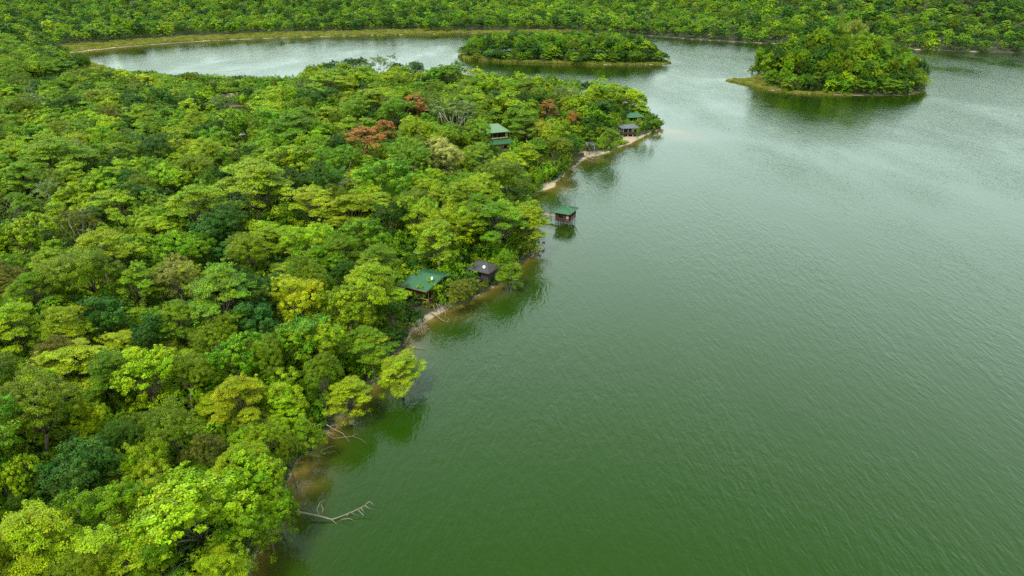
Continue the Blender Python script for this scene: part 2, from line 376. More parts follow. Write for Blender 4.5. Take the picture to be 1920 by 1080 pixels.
def crown_layout(rs, style, Rr, H):
    """lobes of a crown: centre, radii; returns clump centres, radii and outward directions"""
    cz = H * .68
    P, RD, OW, LB = [], [], [], []
    if style == 'layer':
        nl = rs.randint(13, 18)
        for k in range(nl):
            a = 2.4 * k + rs.rand() * .8; f = math.sqrt((k + .6) / nl)
            r = Rr * f * .78; z = H * (.97 - .42 * f ** 1.8) + rs.normal() * H * .035
            lr = Rr * (.17 + .26 * rs.rand())
            c = np.array([math.cos(a) * r, math.sin(a) * r, z]); LB.append(c)
            for j in range(int(16 + 20 * (lr / Rr / .35) ** 2)):
                aa = rs.rand() * 6.283; q = math.sqrt(rs.rand())
                P.append(c + np.array([math.cos(aa) * lr * q, math.sin(aa) * lr * q, lr * .30 * (1 - q * q) - .12 * lr * q + rs.normal() * .07]))
                RD.append(np.array([.62, .62, .20]) * (.7 + .6 * rs.rand())); OW.append(np.array([math.cos(aa) * q * .4, math.sin(aa) * q * .4, .8]))
    elif style in ('round', 'broad', 'fine', 'sparse'):
        nl = {'round': 13, 'broad': 10, 'fine': 9, 'sparse': 12}[style] + rs.randint(0, 3)
        vz = H * .36
        for k in range(nl):
            u = (k + rs.rand()) / nl; el = math.asin(max(-.25, 1 - 1.28 * u)); a = 2.4 * k + rs.rand() * 2.2
            q = .36 + .42 * rs.rand()
            if style == 'fine': q *= .82
            c = np.array([math.cos(a) * math.cos(el) * Rr * q, math.sin(a) * math.cos(el) * Rr * q, cz + math.sin(el) * vz * q * 1.05]); LB.append(c)
            lr = Rr * {'round': .36, 'broad': .40, 'fine': .46, 'sparse': .34}[style] * (.42 + 1.0 * rs.rand())
            nc = int({'round': 26, 'broad': 22, 'fine': 40, 'sparse': 13}[style] * (lr / Rr / .36) ** 1.6)
            for j in range(nc):
                dv = rs.normal(size=3); dv[2] = dv[2] * .9 + .35; dv /= np.linalg.norm(dv)
                out = c - np.array([0, 0, cz - .3 * vz]); out /= np.linalg.norm(out) + 1e-6
                dv = dv + out * .35; dv /= np.linalg.norm(dv)
                P.append(c + dv * np.array([lr, lr, lr * .72]) * (.78 + .3 * rs.rand()))
                cr = {'round': .52, 'broad': .60, 'fine': .46, 'sparse': .48}[style] * (.7 + .6 * rs.rand())
                RD.append(np.array([cr, cr, cr * .62])); OW.append(dv)
    # low skirts and inner leafage, and a few shoots that break the outline
    for k in range(34):
        a = rs.rand() * 6.283; q = Rr * (.35 + .55 * rs.rand()); P.append(np.array([math.cos(a) * q, math.sin(a) * q, H * (.24 + .30 * rs.rand())]))
        RD.append(np.array([.85, .85, .55]) * (.7 + .5 * rs.rand())); OW.append(np.array([math.cos(a) * .6, math.sin(a) * .6, .5]))
    top = np.array(P[:-34])
    for k in rs.choice(len(top), 26, replace=False):
        o_ = top[k] - np.array([0, 0, H * .5]); o_ /= np.linalg.norm(o_); P.append(top[k] + o_ * (.35 + .55 * rs.rand()))
        RD.append(np.array([.34, .34, .22])); OW.append(o_)
    P = np.array(P); wob = rs.rand(3) * 6.28        # lopsided outline
    an = np.arctan2(P[:, 1], P[:, 0]); f = 1 + .13 * np.sin(an * 2 + wob[0]) + .10 * np.sin(an * 3 + wob[1]) + .06 * np.sin(an * 5 + wob[2])
    P[:, 0] *= f; P[:, 1] *= f
    return P, np.array(RD), np.array(OW), LB

def limb_mesh(rs, LB, Rr, H, clumps, bark, thin=1.0, twigs=26):
    mb = MB(); lean = rs.normal(size=2) * .25
    fork = np.array([lean[0], lean[1], H * .36])
    mb.tube([(0, 0, -.6), (lean[0] * .3, lean[1] * .3, H * .16), tuple(fork)], [.30 * thin, .22 * thin, .19 * thin], 7)
    for c in LB:
        midp = fork * .5 + c * .5 + np.array([0, 0, -.10 * H]) * .4 + rs.normal(size=3) * .2
        mb.tube([tuple(fork), tuple(midp), tuple(c)], [.13 * thin, .085 * thin, .04 * thin], 5)
    if len(clumps):
        LBA = np.array(LB)
        for k in rs.choice(len(clumps), min(twigs, len(clumps)), replace=False):
            q = clumps[k]; c = LBA[np.argmin(((LBA - q) ** 2).sum(1))]
            mb.tube([tuple(c), tuple((c + q) / 2 + rs.normal(size=3) * .12), tuple(q)], [.04 * thin, .028 * thin, .012], 4)
    return mb.mesh('trunk', bark, True)

PR, PH = 5.0, 11.0
LEAFN = {'layer': (84, .18, .50), 'round': (100, .175, .55), 'broad': (84, .24, .62), 'fine': (92, .14, .55), 'sparse': (60, .17, .55)}
def make_proto(style, seed, flame=False, lod=1.0, bark=None):
    rs = np.random.RandomState(seed)
    P, RD, OW, LB = crown_layout(rs, style, PR, PH)
    n, size, asp = LEAFN[style]
    if lod < 1:                                # distant trees: fewer, larger leaf sprays
        keep = rs.choice(len(P), int(len(P) * lod ** .4), replace=False); P, RD, OW = P[keep], RD[keep] * 1.1, OW[keep]
        n = max(8, int(n * lod ** .6)); size *= 1 / math.sqrt(lod) * .9
    lob = np.argmin(((P[:, None, :] - np.array(LB)[None]) ** 2).sum(2), 1)      # every limb carries leaves of a slightly different age and colour
    tc_ = (.68 + .62 * rs.rand(len(P))) * (.84 + .34 * rs.rand(len(LB)))[lob]; hc = .5 + rs.normal(size=len(P)) * .007 + (rs.normal(size=len(LB)) * .007)[lob]
    V, Fq, t, hu = leaves(rs, P, RD, OW, n, size, asp, .55 if style == 'layer' else .30, .38, tc_, hc, .6 if style == 'layer' else 1.0)
    at = {'tint': ('FACE', t), 'hue': ('FACE', hu)}
    if flame:
        fm = (rs.rand(len(P)) < .62).astype(float); fl = np.repeat(fm, n) * (rs.rand(len(Fq)) < .85); at['flower'] = ('FACE', fl)
    crown = npmesh('crown', V, Fq, FLAME if flame else LEAF, at)
    trunk = limb_mesh(rs, LB, PR, PH, P, bark or BARK, .5 if style == 'sparse' else .85)
    return trunk, crown
PROTO = {}
for st, cnt in (('layer', 4), ('round', 4), ('broad', 2), ('fine', 3), ('sparse', 2)):
    PROTO[st] = [make_proto(st, 100 + 17 * k + len(st) * 7, bark=GREYBARK if st == 'sparse' else None) for k in range(cnt)]
PROTO['flame'] = [make_proto('layer', 900 + k, True) for k in range(2)]

def bare_mesh(seed, H, Rr, bark, thick=.085, depth=4, nb=5):
    rs = np.random.RandomState(seed); mb = MB()
    def grow(p, dv, ln, r, lev):
        q1 = p + dv * ln * .5 + rs.normal(size=3) * ln * .05; q2 = p + dv * ln + rs.normal(size=3) * ln * .07
        mb.tube([tuple(p), tuple(q1), tuple(q2)], [r, r * .82, r * .62], 6 if lev == 0 else 4)
        if lev >= depth: return
        for k in range(nb if lev == 0 else rs.randint(2, 4)):
            a = rs.rand() * 6.283; side = np.array([math.cos(a), math.sin(a), .05 + .35 * rs.rand()])
            nd = dv * .55 + side * (.75 if lev == 0 else .6); nd /= np.linalg.norm(nd)
            st = q2 if k < 2 else p * .35 + q2 * .65
            grow(st, nd, ln * (.62 + .18 * rs.rand()), r * .56, lev + 1)
    grow(np.array([0, 0, -.4]), np.array([rs.normal() * .06, rs.normal() * .06, 1]), H * .42, thick, 0)
    return mb.mesh('trunk', bark, True)
BAREP = [bare_mesh(5 + k, 9, 4, GREYBARK) for k in range(3)]

def palm_meshes(seed):
    rs = np.random.RandomState(seed); H = 6.5
    tm = MB().tube([(0, 0, -.4), (.15, 0, H * .5), (.1, .1, H)], [.22, .18, .16], 8).mesh('trunk', BARK, True)
    V, Fq, T, HU = [], [], [], []
    for k in range(22):
        a = 2.4 * k; el = R(78) - R(75) * (k / 22) ; ln = 4.3 + rs.rand()
        pts = []; p = np.array([.1, .1, H]); dv = np.array([math.cos(a) * math.cos(el), math.sin(a) * math.cos(el), math.sin(el)])
        for j in range(15):
            pts.append(p.copy()); p = p + dv * ln / 14; dv = dv + np.array([0, 0, -.085]); dv /= np.linalg.norm(dv)
        pts = np.array(pts); side = np.array([-math.sin(a), math.cos(a), 0])
        for j in range(1, 15):
            lw = .95 * math.sin(math.pi * (.12 + .85 * j / 15)) + .1; t = pts[j] - pts[j - 1]; t /= np.linalg.norm(t)
            for sg in (-1, 1):
                for e in (0, .5):
                    b0 = pts[j] - t * e * ln / 14; tip = b0 + side * sg * lw * .9 + t * lw * .5 + np.array([0, 0, -.22 * lw])
                    i0 = len(V); V += [b0 - t * .05, b0 + t * .05, tip + t * .03, tip - t * .03]; Fq.append([i0, i0 + 1, i0 + 2, i0 + 3]); T.append(.8 + .4 * rs.rand()); HU.append(.5)
    return tm, npmesh('frond_crown', np.array(V), np.array(Fq), LEAF, {'tint': ('FACE', np.array(T)), 'hue': ('FACE', np.array(HU))})
PALMP = [palm_meshes(3), palm_meshes(8)]

# ------------------------------------------------------------------ what the trees must not hide or stand in
CAB = (U(797, 560, .5)); STILT = U(1062, 424, 0)
KEEP = [ ((754,505,830,574),112), # photo rectangle that stays open, depth of what is seen there
((884,486,922,520),128),((1032,380,1086,452),150),((926,238,958,276),216),((1158,206,1212,226),268),((1168,232,1240,262),262),((1096,264,1118,284),240),
 ((1016,330,1062,366),190),((1072,285,1150,312),225),((548,870,600,925),62),((600,780,680,830),70),((780,575,850,625),105),((985,455,1030,500),130),((424,189,438,196),330),((440,202,462,209),325),((762,595,800,640),100),((540,935,720,1000),55),((445,255,462,268),280)]
NOTREE = [(CAB[0], CAB[1] + 3.2, 4.6), (*U(908, 520, .5), 4.0), (*U(940, 290, 1.5), 7.5), (*U(1186, 235, 0), 5), (*U(1108, 285, 0), 2.5), (*U(436,196), 9)]
def hides(x, y, z, rad, H):
    px, py, zc = PX(x, y, z + .68 * H); rp = rad * F / zc
    for (a, b, c2, d2), dep in KEEP:
        if zc < dep * cp + 51 * sp - 1.0:
            qx = min(max(px, a), c2); qy = min(max(py, b), d2)
            if (px - qx) ** 2 + ((py - qy) / .9) ** 2 < (rp * .88) ** 2: return True
    return False

# kind: (prototype styles, colour, object name, label)
KIND = {
 'lime':  (('layer',), (0.274, 0.381, 0.0067), 'feathery_tree', 'bright lime green feathery tree with flat layered sprays'),
 'limeb': (('round', 'broad', 'layer'), (0.244, 0.368, 0.0069), 'leafy_tree', 'bright lime green leafy tree with full rounded crown'),
 'ylime': (('round', 'layer'), (0.324, 0.410, 0.0065), 'yellow_green_tree', 'yellow-green leafy tree with glowing light crown'),
 'mid':   (('round', 'layer', 'layer'), (0.154, 0.275, 0.0073), 'green_tree', 'mid green tree with lumpy rounded crown'),
 'green': (('broad', 'round'), (.130, .265, .007), 'vivid_green_tree', 'vivid grass green tree with broad clumped leaves'),
 'olive': (('fine',), (0.134, 0.202, 0.0056), 'olive_green_tree', 'dull olive green tree with fine dense foliage'),
 'brown': (('fine', 'sparse'), (.140, .152, .014), 'brownish_tree', 'dry brownish olive tree with thin foliage'),
 'dark':  (('round', 'fine'), (0.048, 0.113, 0.0080), 'dark_green_tree', 'dark green tree with dense shadowy crown'),
 'teal':  (('broad',), (.048, .125, .013), 'bluish_green_tree', 'dark cool green broadleaf tree with clumped crown'),
 'pale':  (('round',), (.40, .42, .085), 'pale_flowering_tree', 'pale cream-yellow flowering tree'),
 'grey':  (('sparse',), (.165, .215, .055), 'grey_green_tree', 'thin grey-green tree showing its pale branches'),
 'flame': (('flame',), (.080, .135, .012), 'flame_tree', 'orange-red flame tree in bloom'),
}
krng = random.Random(4)
def jit(col, amt=.16):
    k = 1 + krng.uniform(-amt, amt); r = krng.uniform(-.10, .10)
    return (col[0] * k * (1 + r), col[1] * k, col[2] * k * (1 + krng.uniform(-.2, .3)))

MARKS = [(U(797, 555, .5), 15, 'beside the green-roofed cabin'), (U(905, 520, .5), 12, 'beside the dark-roofed cabin'), (U(1010, 424, 0), 16, 'on the shore by the stilt hut'), (U(938, 280, 2), 20, 'around the yellow lodge'), (U(1190, 235, 2), 26, 'by the houses on the sandy point'),
         (U(1090, 285, 1), 18, 'behind the beach hut'), (U(436, 205, 0), 26, 'round the forest pond'), (U(560, 950, 0), 13, 'by the long fallen tree'), (U(640, 810, 0), 12, 'by the tangled dead branches'), (U(700, 262, 6), 22, 'around the wide flame tree')]
def spot(x, y):
    best = None
    for c, r_, ph in MARKS:
        d_ = math.hypot(x - c[0], y - c[1]) / r_
        if d_ < 1 and (best is None or d_ < best[0]): best = (d_, ph)
    if best: return best[1]
    return 'overhanging the lake edge' if sdat([x], [y])[0] < 6 else 'inside the lakeside forest'
TREES = []                                     # (x, y, crown radius, height) of everything planted, for spacing
COUNT = {}
def plant(x, y, rad, H, kind, label=None, group=None, col=None, z=None, proto=None, where='in the lakeside forest'):
    styles, c0, name, lab = KIND[kind]
    st = krng.choice(styles); tm, cm = PROTO[st][krng.randrange(len(PROTO[st])) if proto is None else proto % len(PROTO[st])]
    zz = z1(x, y) if z is None else z
    t = empty(name, (x, y, zz), krng.uniform(0, 6.28))
    k_ = krng.uniform(.84, 1.18); t.scale = (rad / PR * k_, rad / PR / k_, H / PH); t.rotation_euler = (krng.uniform(-.09, .09), krng.uniform(-.09, .09), t.rotation_euler[2])
    link('trunk', tm, t)
    c = link('crown', cm, t); c['leafcol'] = list(col or jit(c0))
    if label is None:
        size = 'large ' if rad > 5.4 else ('small ' if rad < 3.6 else '')
        where = spot(x, y); label = size + lab + ' ' + where; group = size + lab.split(' tree')[0] + ' trees ' + where
    tag(t, label, 'tree', group)
    TREES.append((x, y, rad, H)); COUNT[kind] = COUNT.get(kind, 0) + 1
    return t
KEEP_TREES = []
def plant_px(px, py, rpx, kind, label=None, group=None, hmul=1.0, **kw):
    zc = 9.0
    for _ in range(4):
        x, y = U(px, py, zc); g = z1(x, y); dep = PX(x, y, zc)[2]
        rad = rpx * dep / F; H = min(max(1.15 * rad + 5.2, 4.5), 17) * hmul; zc = max(g, 0) + .70 * H
    for _ in range(6):                         # keep the cabins and the shore in sight
        if not hides(x, y, max(g, 0), rad, H): break
        rad *= .86; H *= .93
    q_ = .62 if label else .22; KEEP_TREES.append(((px - q_ * rpx, py - q_ * rpx, px + q_ * rpx, py + q_ * rpx), (PX(x, y, g)[2] - 51 * sp) / cp - rad * .8))
    return plant(x, y, rad, H, kind, label, group, z=max(g, -.2), **kw)

SPEC = [ # crown centre and half width in the photograph, kind
 (31,609,60,'lime'),(120,609,50,'lime'),(271,625,36,'teal'),(422,630,48,'olive'),(275,702,58,'limeb'),(427,682,52,'green'),(449,740,54,'ylime'),(98,675,56,'brown'),(53,762,95,'olive'),(324,802,72,'olive'),
 (187,790,36,'ylime'),(129,884,72,'teal'),(258,878,50,'limeb'),(369,850,44,'brown'),(364,958,108,'limeb'),(444,875,56,'lime'),(75,1002,92,'lime'),(13,912,42,'limeb'),(284,1060,55,'mid'),(180,1080,70,'olive'),
(545,845,30,'olive'),(590,800,34,'mid'),(500,960,34,'limeb'),
 (512,668,52,'olive'),(597,648,54,'limeb'),(699,645,46,'mid'),(570,775,56,'mid'),(470,905,56,'limeb'),(522,935,40,'mid'),(455,1000,58,'limeb'),(425,1065,52,'lime'),(200,700,50,'mid'),(345,700,50,'olive'),(600,700,45,'olive'),(220,830,45,'dark'),
 (43,330,46,'mid'),(100,295,66,'mid'),(287,282,50,'dark'),(217,388,52,'lime'),(317,340,40,'limeb'),(467,345,86,'lime'),(367,385,66,'lime'),(43,385,36,'mid'),(33,445,50,'limeb'),(140,425,50,'brown'),(160,502,74,'olive'),(390,430,42,'teal'),(383,460,30,'green'),(467,465,54,'olive'),
 (327,472,40,'green'),(417,552,82,'mid'),(253,530,42,'limeb'),(583,452,50,'limeb'),(567,552,58,'ylime'),(200,585,46,'teal'),(583,385,54,'lime'),(547,352,42,'dark'),(293,432,40,'lime'),(333,600,46,'mid'),(490,600,50,'teal'),(70,540,50,'mid'),(10,520,46,'brown'),
 (733,335,58,'green'),(827,419,56,'ylime'),(820,452,54,'limeb'),(933,412,56,'mid'),(990,415,42,'lime'),(950,329,58,'olive'),(943,478,36,'mid'),(687,529,62,'lime'),(707,490,48,'mid'),(660,395,50,'lime'),(727,412,36,'dark'),(650,572,58,'limeb'),(733,580,34,'dark'),(898,286,44,'mid'),(640,470,46,'mid'),(770,300,44,'green'),(690,440,44,'green'),
 (617,127,21,'dark'),(665,119,23,'dark'),(713,123,37,'grey'),(786,129,26,'dark'),(842,142,38,'mid'),(619,154,46,'limeb'),(590,185,42,'dark'),(707,186,44,'lime'),(748,209,42,'green'),(852,213,56,'grey'),(660,205,40,'mid'),(560,240,52,'mid'),(640,300,48,'green'),(560,300,50,'limeb'),(930,160,34,'limeb'),(990,165,30,'mid'),
 (893,262,26,'mid'),(1212,229,19,'dark'),(1196,238,10,'mid'),(1224,238,12,'dark'),(1196,222,12,'mid'),(1150,222,24,'green'),
 (1064,193,23,'ylime'),(1091,192,22,'limeb'),(1031,250,36,'ylime'),(1107,244,33,'mid'),(1147,251,32,'mid'),(1073,266,27,'dark'),(1169,205,28,'dark'),(1140,180,30,'mid'),(1040,278,34,'olive'),(953,306,42,'lime'),(1010,320,28,'mid'),(985,235,34,'mid'),(1095,165,22,'dark'),
]


UN = 'single trees that stand out in the forest'
plant_px(833, 288, 41, 'pale', 'pale cream-yellow flowering tree with domed crown below the two-storey lodge', UN)
plant_px(333, 519, 42, 'pale', 'pale yellowish flowering tree among olive and lime trees up the slope', UN, hmul=.95, col=(.30, .31, .055))
plant_px(752, 690, 50, 'ylime', 'glowing yellow-green tree leaning far out over the water', UN, hmul=.7)
plant_px(652, 738, 46, 'ylime', 'glowing yellow-green tree at the water beside the dead branches', UN, hmul=.75)
plant_px(862, 540, 42, 'olive', 'low yellowish olive tree between the two shore cabins', UN, hmul=.62, col=(.15, .17, .010))
plant_px(955, 505, 28, 'mid', 'mid green tree hanging over the water beside the dark-roofed cabin', UN, hmul=.7)
FG = 'orange flame trees blooming on the peninsula'
for (a, b, c_, l_) in ((683,262,40,'wide orange-red flame tree in bloom at a forest gap'),(722,240,24,'small rust-orange flame tree behind a wide one'),(775,187,30,'pale orange flame tree beside bare straw-coloured stems'),(1026,203,22,'bright orange flame tree beside a yellow-green tree'),(1074,224,15,'small deep red flame tree near the point'),(1012,240,17,'low orange flame tree above the sandy beach')):
    plant_px(a, b, c_, 'flame', l_, FG)

for s_ in SPEC: plant_px(*s_)
# ------------------------------------------------------------------ fill: the rest of the wood as single trees where they show large, beyond that as one mass
def hexgrid(x0, x1, y0, y1, sp, seed, j=.36):
    rs = np.random.RandomState(seed)
    ys = np.arange(y0, y1, sp * .866); xs = np.arange(x0, x1, sp)
    X, Y = np.meshgrid(xs, ys); X = X + (np.arange(len(ys)) % 2)[:, None] * sp / 2
    X = X + rs.uniform(-j, j, X.shape) * sp; Y = Y + rs.uniform(-j, j, Y.shape) * sp
    return X.ravel(), Y.ravel()
def pick_kind(x, y, r):
    n_ = fbm(np.array([x]), np.array([y]), 38, 91)[0]; warm = fbm(np.array([x]), np.array([y]), 90, 97)[0]
    near = 1 - sstep(90, 230, y)
    wts = {'lime': 1.5 + 1.6 * near + 2 * max(n_, 0), 'limeb': 1.8 + 1.2 * near + 1.5 * max(n_, 0), 'ylime': .35 + .5 * near, 'mid': 2.6, 'green': 1.2, 'olive': 1.4 + max(warm, 0), 'brown': .2, 'dark': 1.0 + 1.5 * max(-n_, 0), 'teal': .45, 'grey': .4 * (1 - near) + .08}
    t = r.random() * sum(wts.values())
    for k, v in wts.items():
        t -= v
        if t <= 0: return k
    return 'mid'
frng = random.Random(21)
KEEP += KEEP_TREES
X, Y = hexgrid(-420, 140, 34, 520, 6.0, 3)
sdv = sdat(X, Y)
ok = (sdv > .9) & (np.abs(X) < .86 * Y + 22) & (Y < 520) & (polysd(X, Y, LANDS[0]) > 0)
strip = (X < -90) & (Y > 400) & (sdv < 20)                 # reed and grass belt round the bay: no trees
marsh = (X < -92) & (X > -235) & (Y > 318) & (Y < 430)
ok &= ~strip
cand = [(x, y, s, mm) for x, y, s, mm, o in zip(X, Y, sdv, marsh, ok) if o]
zc_ = zat([c[0] for c in cand], [c[1] for c in cand])
fill = []
for (x, y, s, mm), z in zip(cand, zc_):
    rad = frng.uniform(2.8, 5.9); H = 1.05 * rad + frng.uniform(3.6, 7.6)
    if s < 6: H *= frng.uniform(.55, .85); rad *= .8
    if mm: H *= .38; rad *= .7
    if any((x - a) ** 2 + (y - b) ** 2 < (c + rad * .55) ** 2 for a, b, c in NOTREE): continue
    if any((x - a) ** 2 + (y - b) ** 2 < (.50 * (c + rad)) ** 2 and rad < 1.25 * c for a, b, c, _ in TREES[:150]): continue
    if hides(x, y, z, rad, H):
        rad *= .6; H *= .5
        if hides(x, y, z, rad, H): continue
    fill.append((x, y, z - (.12 * H if s < 7 else 0), rad, H))
fill.sort(key=lambda q: -q[3] / PX(q[0], q[1], q[2])[2])
def inview(q, m_=40):
    px, py, zc = PX(q[0], q[1], q[2] + q[4] * .7); rp = q[3] * F / zc
    return -rp < px < 1920 + rp and -rp < py < 1080 + rp * 1.2
seen = [q for q in fill if inview(q)]; unseen = [q for q in fill if not inview(q)]
NSINGLE = 292 - len(TREES)
for q in seen[:NSINGLE]:
    plant(q[0], q[1], q[3], q[4], pick_kind(q[0], q[1], frng), z=q[2])
MASS = seen[NSINGLE:] + [q for q in unseen]

# distant prototypes and the geometry-node scatterer
def scatter(name, label, pts, protos, group_name):
    """pts: x, y, z, sx, sz, rot, colour, prototype index; one object that carries every plant"""
    col = bpy.data.collections.new(group_name)
    for k, me in enumerate(protos):
        col.objects.link(bpy.data.objects.new('%s_%02d' % (group_name, k), me))
    me = bpy.data.meshes.new(name); n = len(pts)
    me.vertices.add(n); me.vertices.foreach_set('co', np.array([p[:3] for p in pts], np.float32).ravel())
    def at(nm, typ, arr, key='value'):
        a = me.attributes.new(nm, typ, 'POINT'); a.data.foreach_set(key, arr)
    at('scl', 'FLOAT_VECTOR', np.array([(p[3], p[3], p[4]) for p in pts], np.float32).ravel(), 'vector')
    at('rot', 'FLOAT_VECTOR', np.array([(0, 0, p[5]) for p in pts], np.float32).ravel(), 'vector')
    at('leafcol', 'FLOAT_VECTOR', np.array([p[6] for p in pts], np.float32).ravel(), 'vector')
    at('pick', 'INT', np.array([p[7] for p in pts], np.int32))
    o = link(name, me); tag(o, label, 'trees' if 'tree' in label else 'plants', kind='stuff')
    ng = bpy.data.node_groups.new(name, 'GeometryNodeTree')
    ng.interface.new_socket('Geometry', in_out='INPUT', socket_type='NodeSocketGeometry'); ng.interface.new_socket('Geometry', in_out='OUTPUT', socket_type='NodeSocketGeometry')
    gi = ng.nodes.new('NodeGroupInput'); go = ng.nodes.new('NodeGroupOutput')
    ci = ng.nodes.new('GeometryNodeCollectionInfo'); ci.inputs['Collection'].default_value = col; ci.inputs['Separate Children'].default_value = True
    ip = ng.nodes.new('GeometryNodeInstanceOnPoints'); ip.inputs['Pick Instance'].default_value = True
    def na(nm, typ):
        a = ng.nodes.new('GeometryNodeInputNamedAttribute'); a.data_type = typ; a.inputs['Name'].default_value = nm; return a.outputs['Attribute']
    ng.links.new(gi.outputs[0], ip.inputs['Points']); ng.links.new(ci.outputs[0], ip.inputs['Instance'])
    ng.links.new(na('pick', 'INT'), ip.inputs['Instance Index']); ng.links.new(na('scl', 'FLOAT_VECTOR'), ip.inputs['Scale'])
    e2r = ng.nodes.new('FunctionNodeEulerToRotation'); ng.links.new(na('rot', 'FLOAT_VECTOR'), e2r.inputs[0]); ng.links.new(e2r.outputs[0], ip.inputs['Rotation'])
    ng.links.new(ip.outputs[0], go.inputs[0])
    md = o.modifiers.new('scatter', 'NODES'); md.node_group = ng
    return o

def join_tree(pair, name):                      # trunk and crown of a prototype as one mesh for the scatterer
    tm, cm = pair; nv = len(cm.vertices); V = np.empty(nv * 3, np.float32); cm.vertices.foreach_get('co', V)
    return cm
STY = ['layer', 'round', 'broad', 'fine', 'sparse']
midp, mid_index = [], {}
for st in STY:
    mid_index[st] = []
    for k in range(2):
        mid_index[st].append(len(midp)); midp.append(make_proto(st, 500 + 13 * k + len(st) * 5, lod=.34)[1])
farp, far_index = [], {}
for st in STY:
    far_index[st] = []
    for k in range(2):
        far_index[st].append(len(farp)); farp.append(make_proto(st, 700 + 13 * k + len(st) * 5, lod=.07)[1])
def mass_points(items, r, index, kindf, cool=0.0):
    out = []
    for (x, y, z, rad, H) in items:
        kd = kindf(x, y, r); st = r.choice(KIND[kd][0]); c = jit(KIND[kd][1], .2)
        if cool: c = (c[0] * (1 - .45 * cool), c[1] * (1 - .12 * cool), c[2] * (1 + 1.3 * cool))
        out.append((x, y, z, rad / PR, H / PH, r.uniform(0, 6.28), c, r.choice(index[st])))
    return out
mrng = random.Random(8)
scatter('forest_canopy', 'unbroken green forest canopy of the peninsula behind the nearer trees', mass_points(MASS, mrng, mid_index, pick_kind), midp, 'canopy_tree')

# undergrowth under and between the trees
def shrub_proto(seed):
    rs = np.random.RandomState(seed); n = 46
    P = rs.normal(size=(n, 3)) * np.array([.8, .8, .38]) + np.array([0, 0, .95]); P[:, 2] = np.maximum(P[:, 2], .25)
    OW = P - np.array([0, 0, .5]); OW /= np.linalg.norm(OW, axis=1)[:, None]
    V, Fq, t, hu = leaves(rs, P, np.tile([.42, .42, .28], (n, 1)), OW, 26, .30, .5, .35, .4, .85 + .3 * rs.rand(n), .5 + rs.normal(size=n) * .01)
    return npmesh('shrub', V, Fq, LEAF, {'tint': ('FACE', t), 'hue': ('FACE', hu)})
shr = [shrub_proto(s) for s in (1, 2, 3)]
X, Y = hexgrid(-300, 130, 34, 400, 3.1, 13)
sdv = sdat(X, Y); ok = (sdv > .5) & (np.abs(X) < .80 * Y + 12) & (polysd(X, Y, LANDS[0]) > 0); X, Y, sdv = X[ok], Y[ok], sdv[ok]; Z = zat(X, Y); pts = []
urng = random.Random(5)
bareP = [(c[0], c[1], max(rx, ry) * .9) for c, rx, ry in BARE[:3] + BARE[6:]]
for x, y, z, s in zip(X, Y, Z, sdv):
    if any((x - a) ** 2 + (y - b) ** 2 < (c * .8) ** 2 for a, b, c in NOTREE[:5]): continue
    if any((x - a) ** 2 + (y - b) ** 2 < c * c for a, b, c in bareP) and urng.random() < .9: continue
    sc = urng.uniform(.8, 2.0) * (.75 if s < 3 else 1)
    if hides(x, y, z, 1.2 * sc, 1.6 * sc):
        sc = .55
        if hides(x, y, z, .9, 1.2): continue
    kd = urng.choice(['mid', 'dark', 'olive', 'limeb', 'green', 'mid', 'teal'])
    pts.append((x, y, z - .1, sc, sc * urng.uniform(.8, 1.6), urng.uniform(0, 6.28), jit(KIND[kd][1], .2), urng.randrange(3)))
scatter('undergrowth', 'low leafy undergrowth filling the gaps between forest trees', pts, shr, 'undergrowth_shrub')

# far shore: the wooded hills
X1, Y1 = hexgrid(-1500, 1500, 400, 1000, 7.6, 41); X2, Y2 = hexgrid(-2000, 2000, 1000, 1750, 9.5, 42)
X = np.r_[X1, X2]; Y = np.r_[Y1, Y2]
ok = (np.abs(X) < .84 * Y + 40) & ~((Y < 520) & (X < 140) & (X > -420)); X, Y = X[ok], Y[ok]
sdv = sdat(X, Y); inm = polysd(X, Y, LANDS[0]) > 0
ok = (sdv > 1.2) & inm & ~((X < -90) & (sdv < 22) & (Y < 800) & (X > -420)) & ~((X < 60) & (sdv < 12)); X, Y, sdv = X[ok], Y[ok], sdv[ok]; Z = zat(X, Y)
grng = random.Random(77); items = []
for x, y, z, s in zip(X, Y, Z, sdv):
    rad = (2.5 + 3.9 * grng.random() ** 1.4) * (1.25 if y > 1000 else 1); H = 1.0 * rad + grng.uniform(3, 8) + (5 if grng.random() < .05 else 0)
    items.append((x, y, z - (.24 * H if s < 14 else .05 * H), rad, H))
def far_kind(x, y, r):
    n_ = fbm(np.array([x]), np.array([y]), 120, 191)[0]
    yl = 1.0 if (x < -330 and y < 640) else 0
    wts = {'lime': .7 + max(n_, 0) * 5 + 2 * yl, 'limeb': 1.0 + max(n_, 0) * 5, 'ylime': .16 + 1.5 * yl, 'mid': 3.6, 'green': 1.3, 'olive': 1.6, 'dark': 1.8 + 5 * max(-n_, 0), 'teal': .9 + max(-n_, 0), 'grey': .8}
    t = r.random() * sum(wts.values())
    for k, v in wts.items():
        t -= v
        if t <= 0: return k
    return 'mid'
scatter('far_forest', 'dense green forest covering the far shore and hills', mass_points(items, grng, far_index, far_kind, .22), farp, 'far_tree')

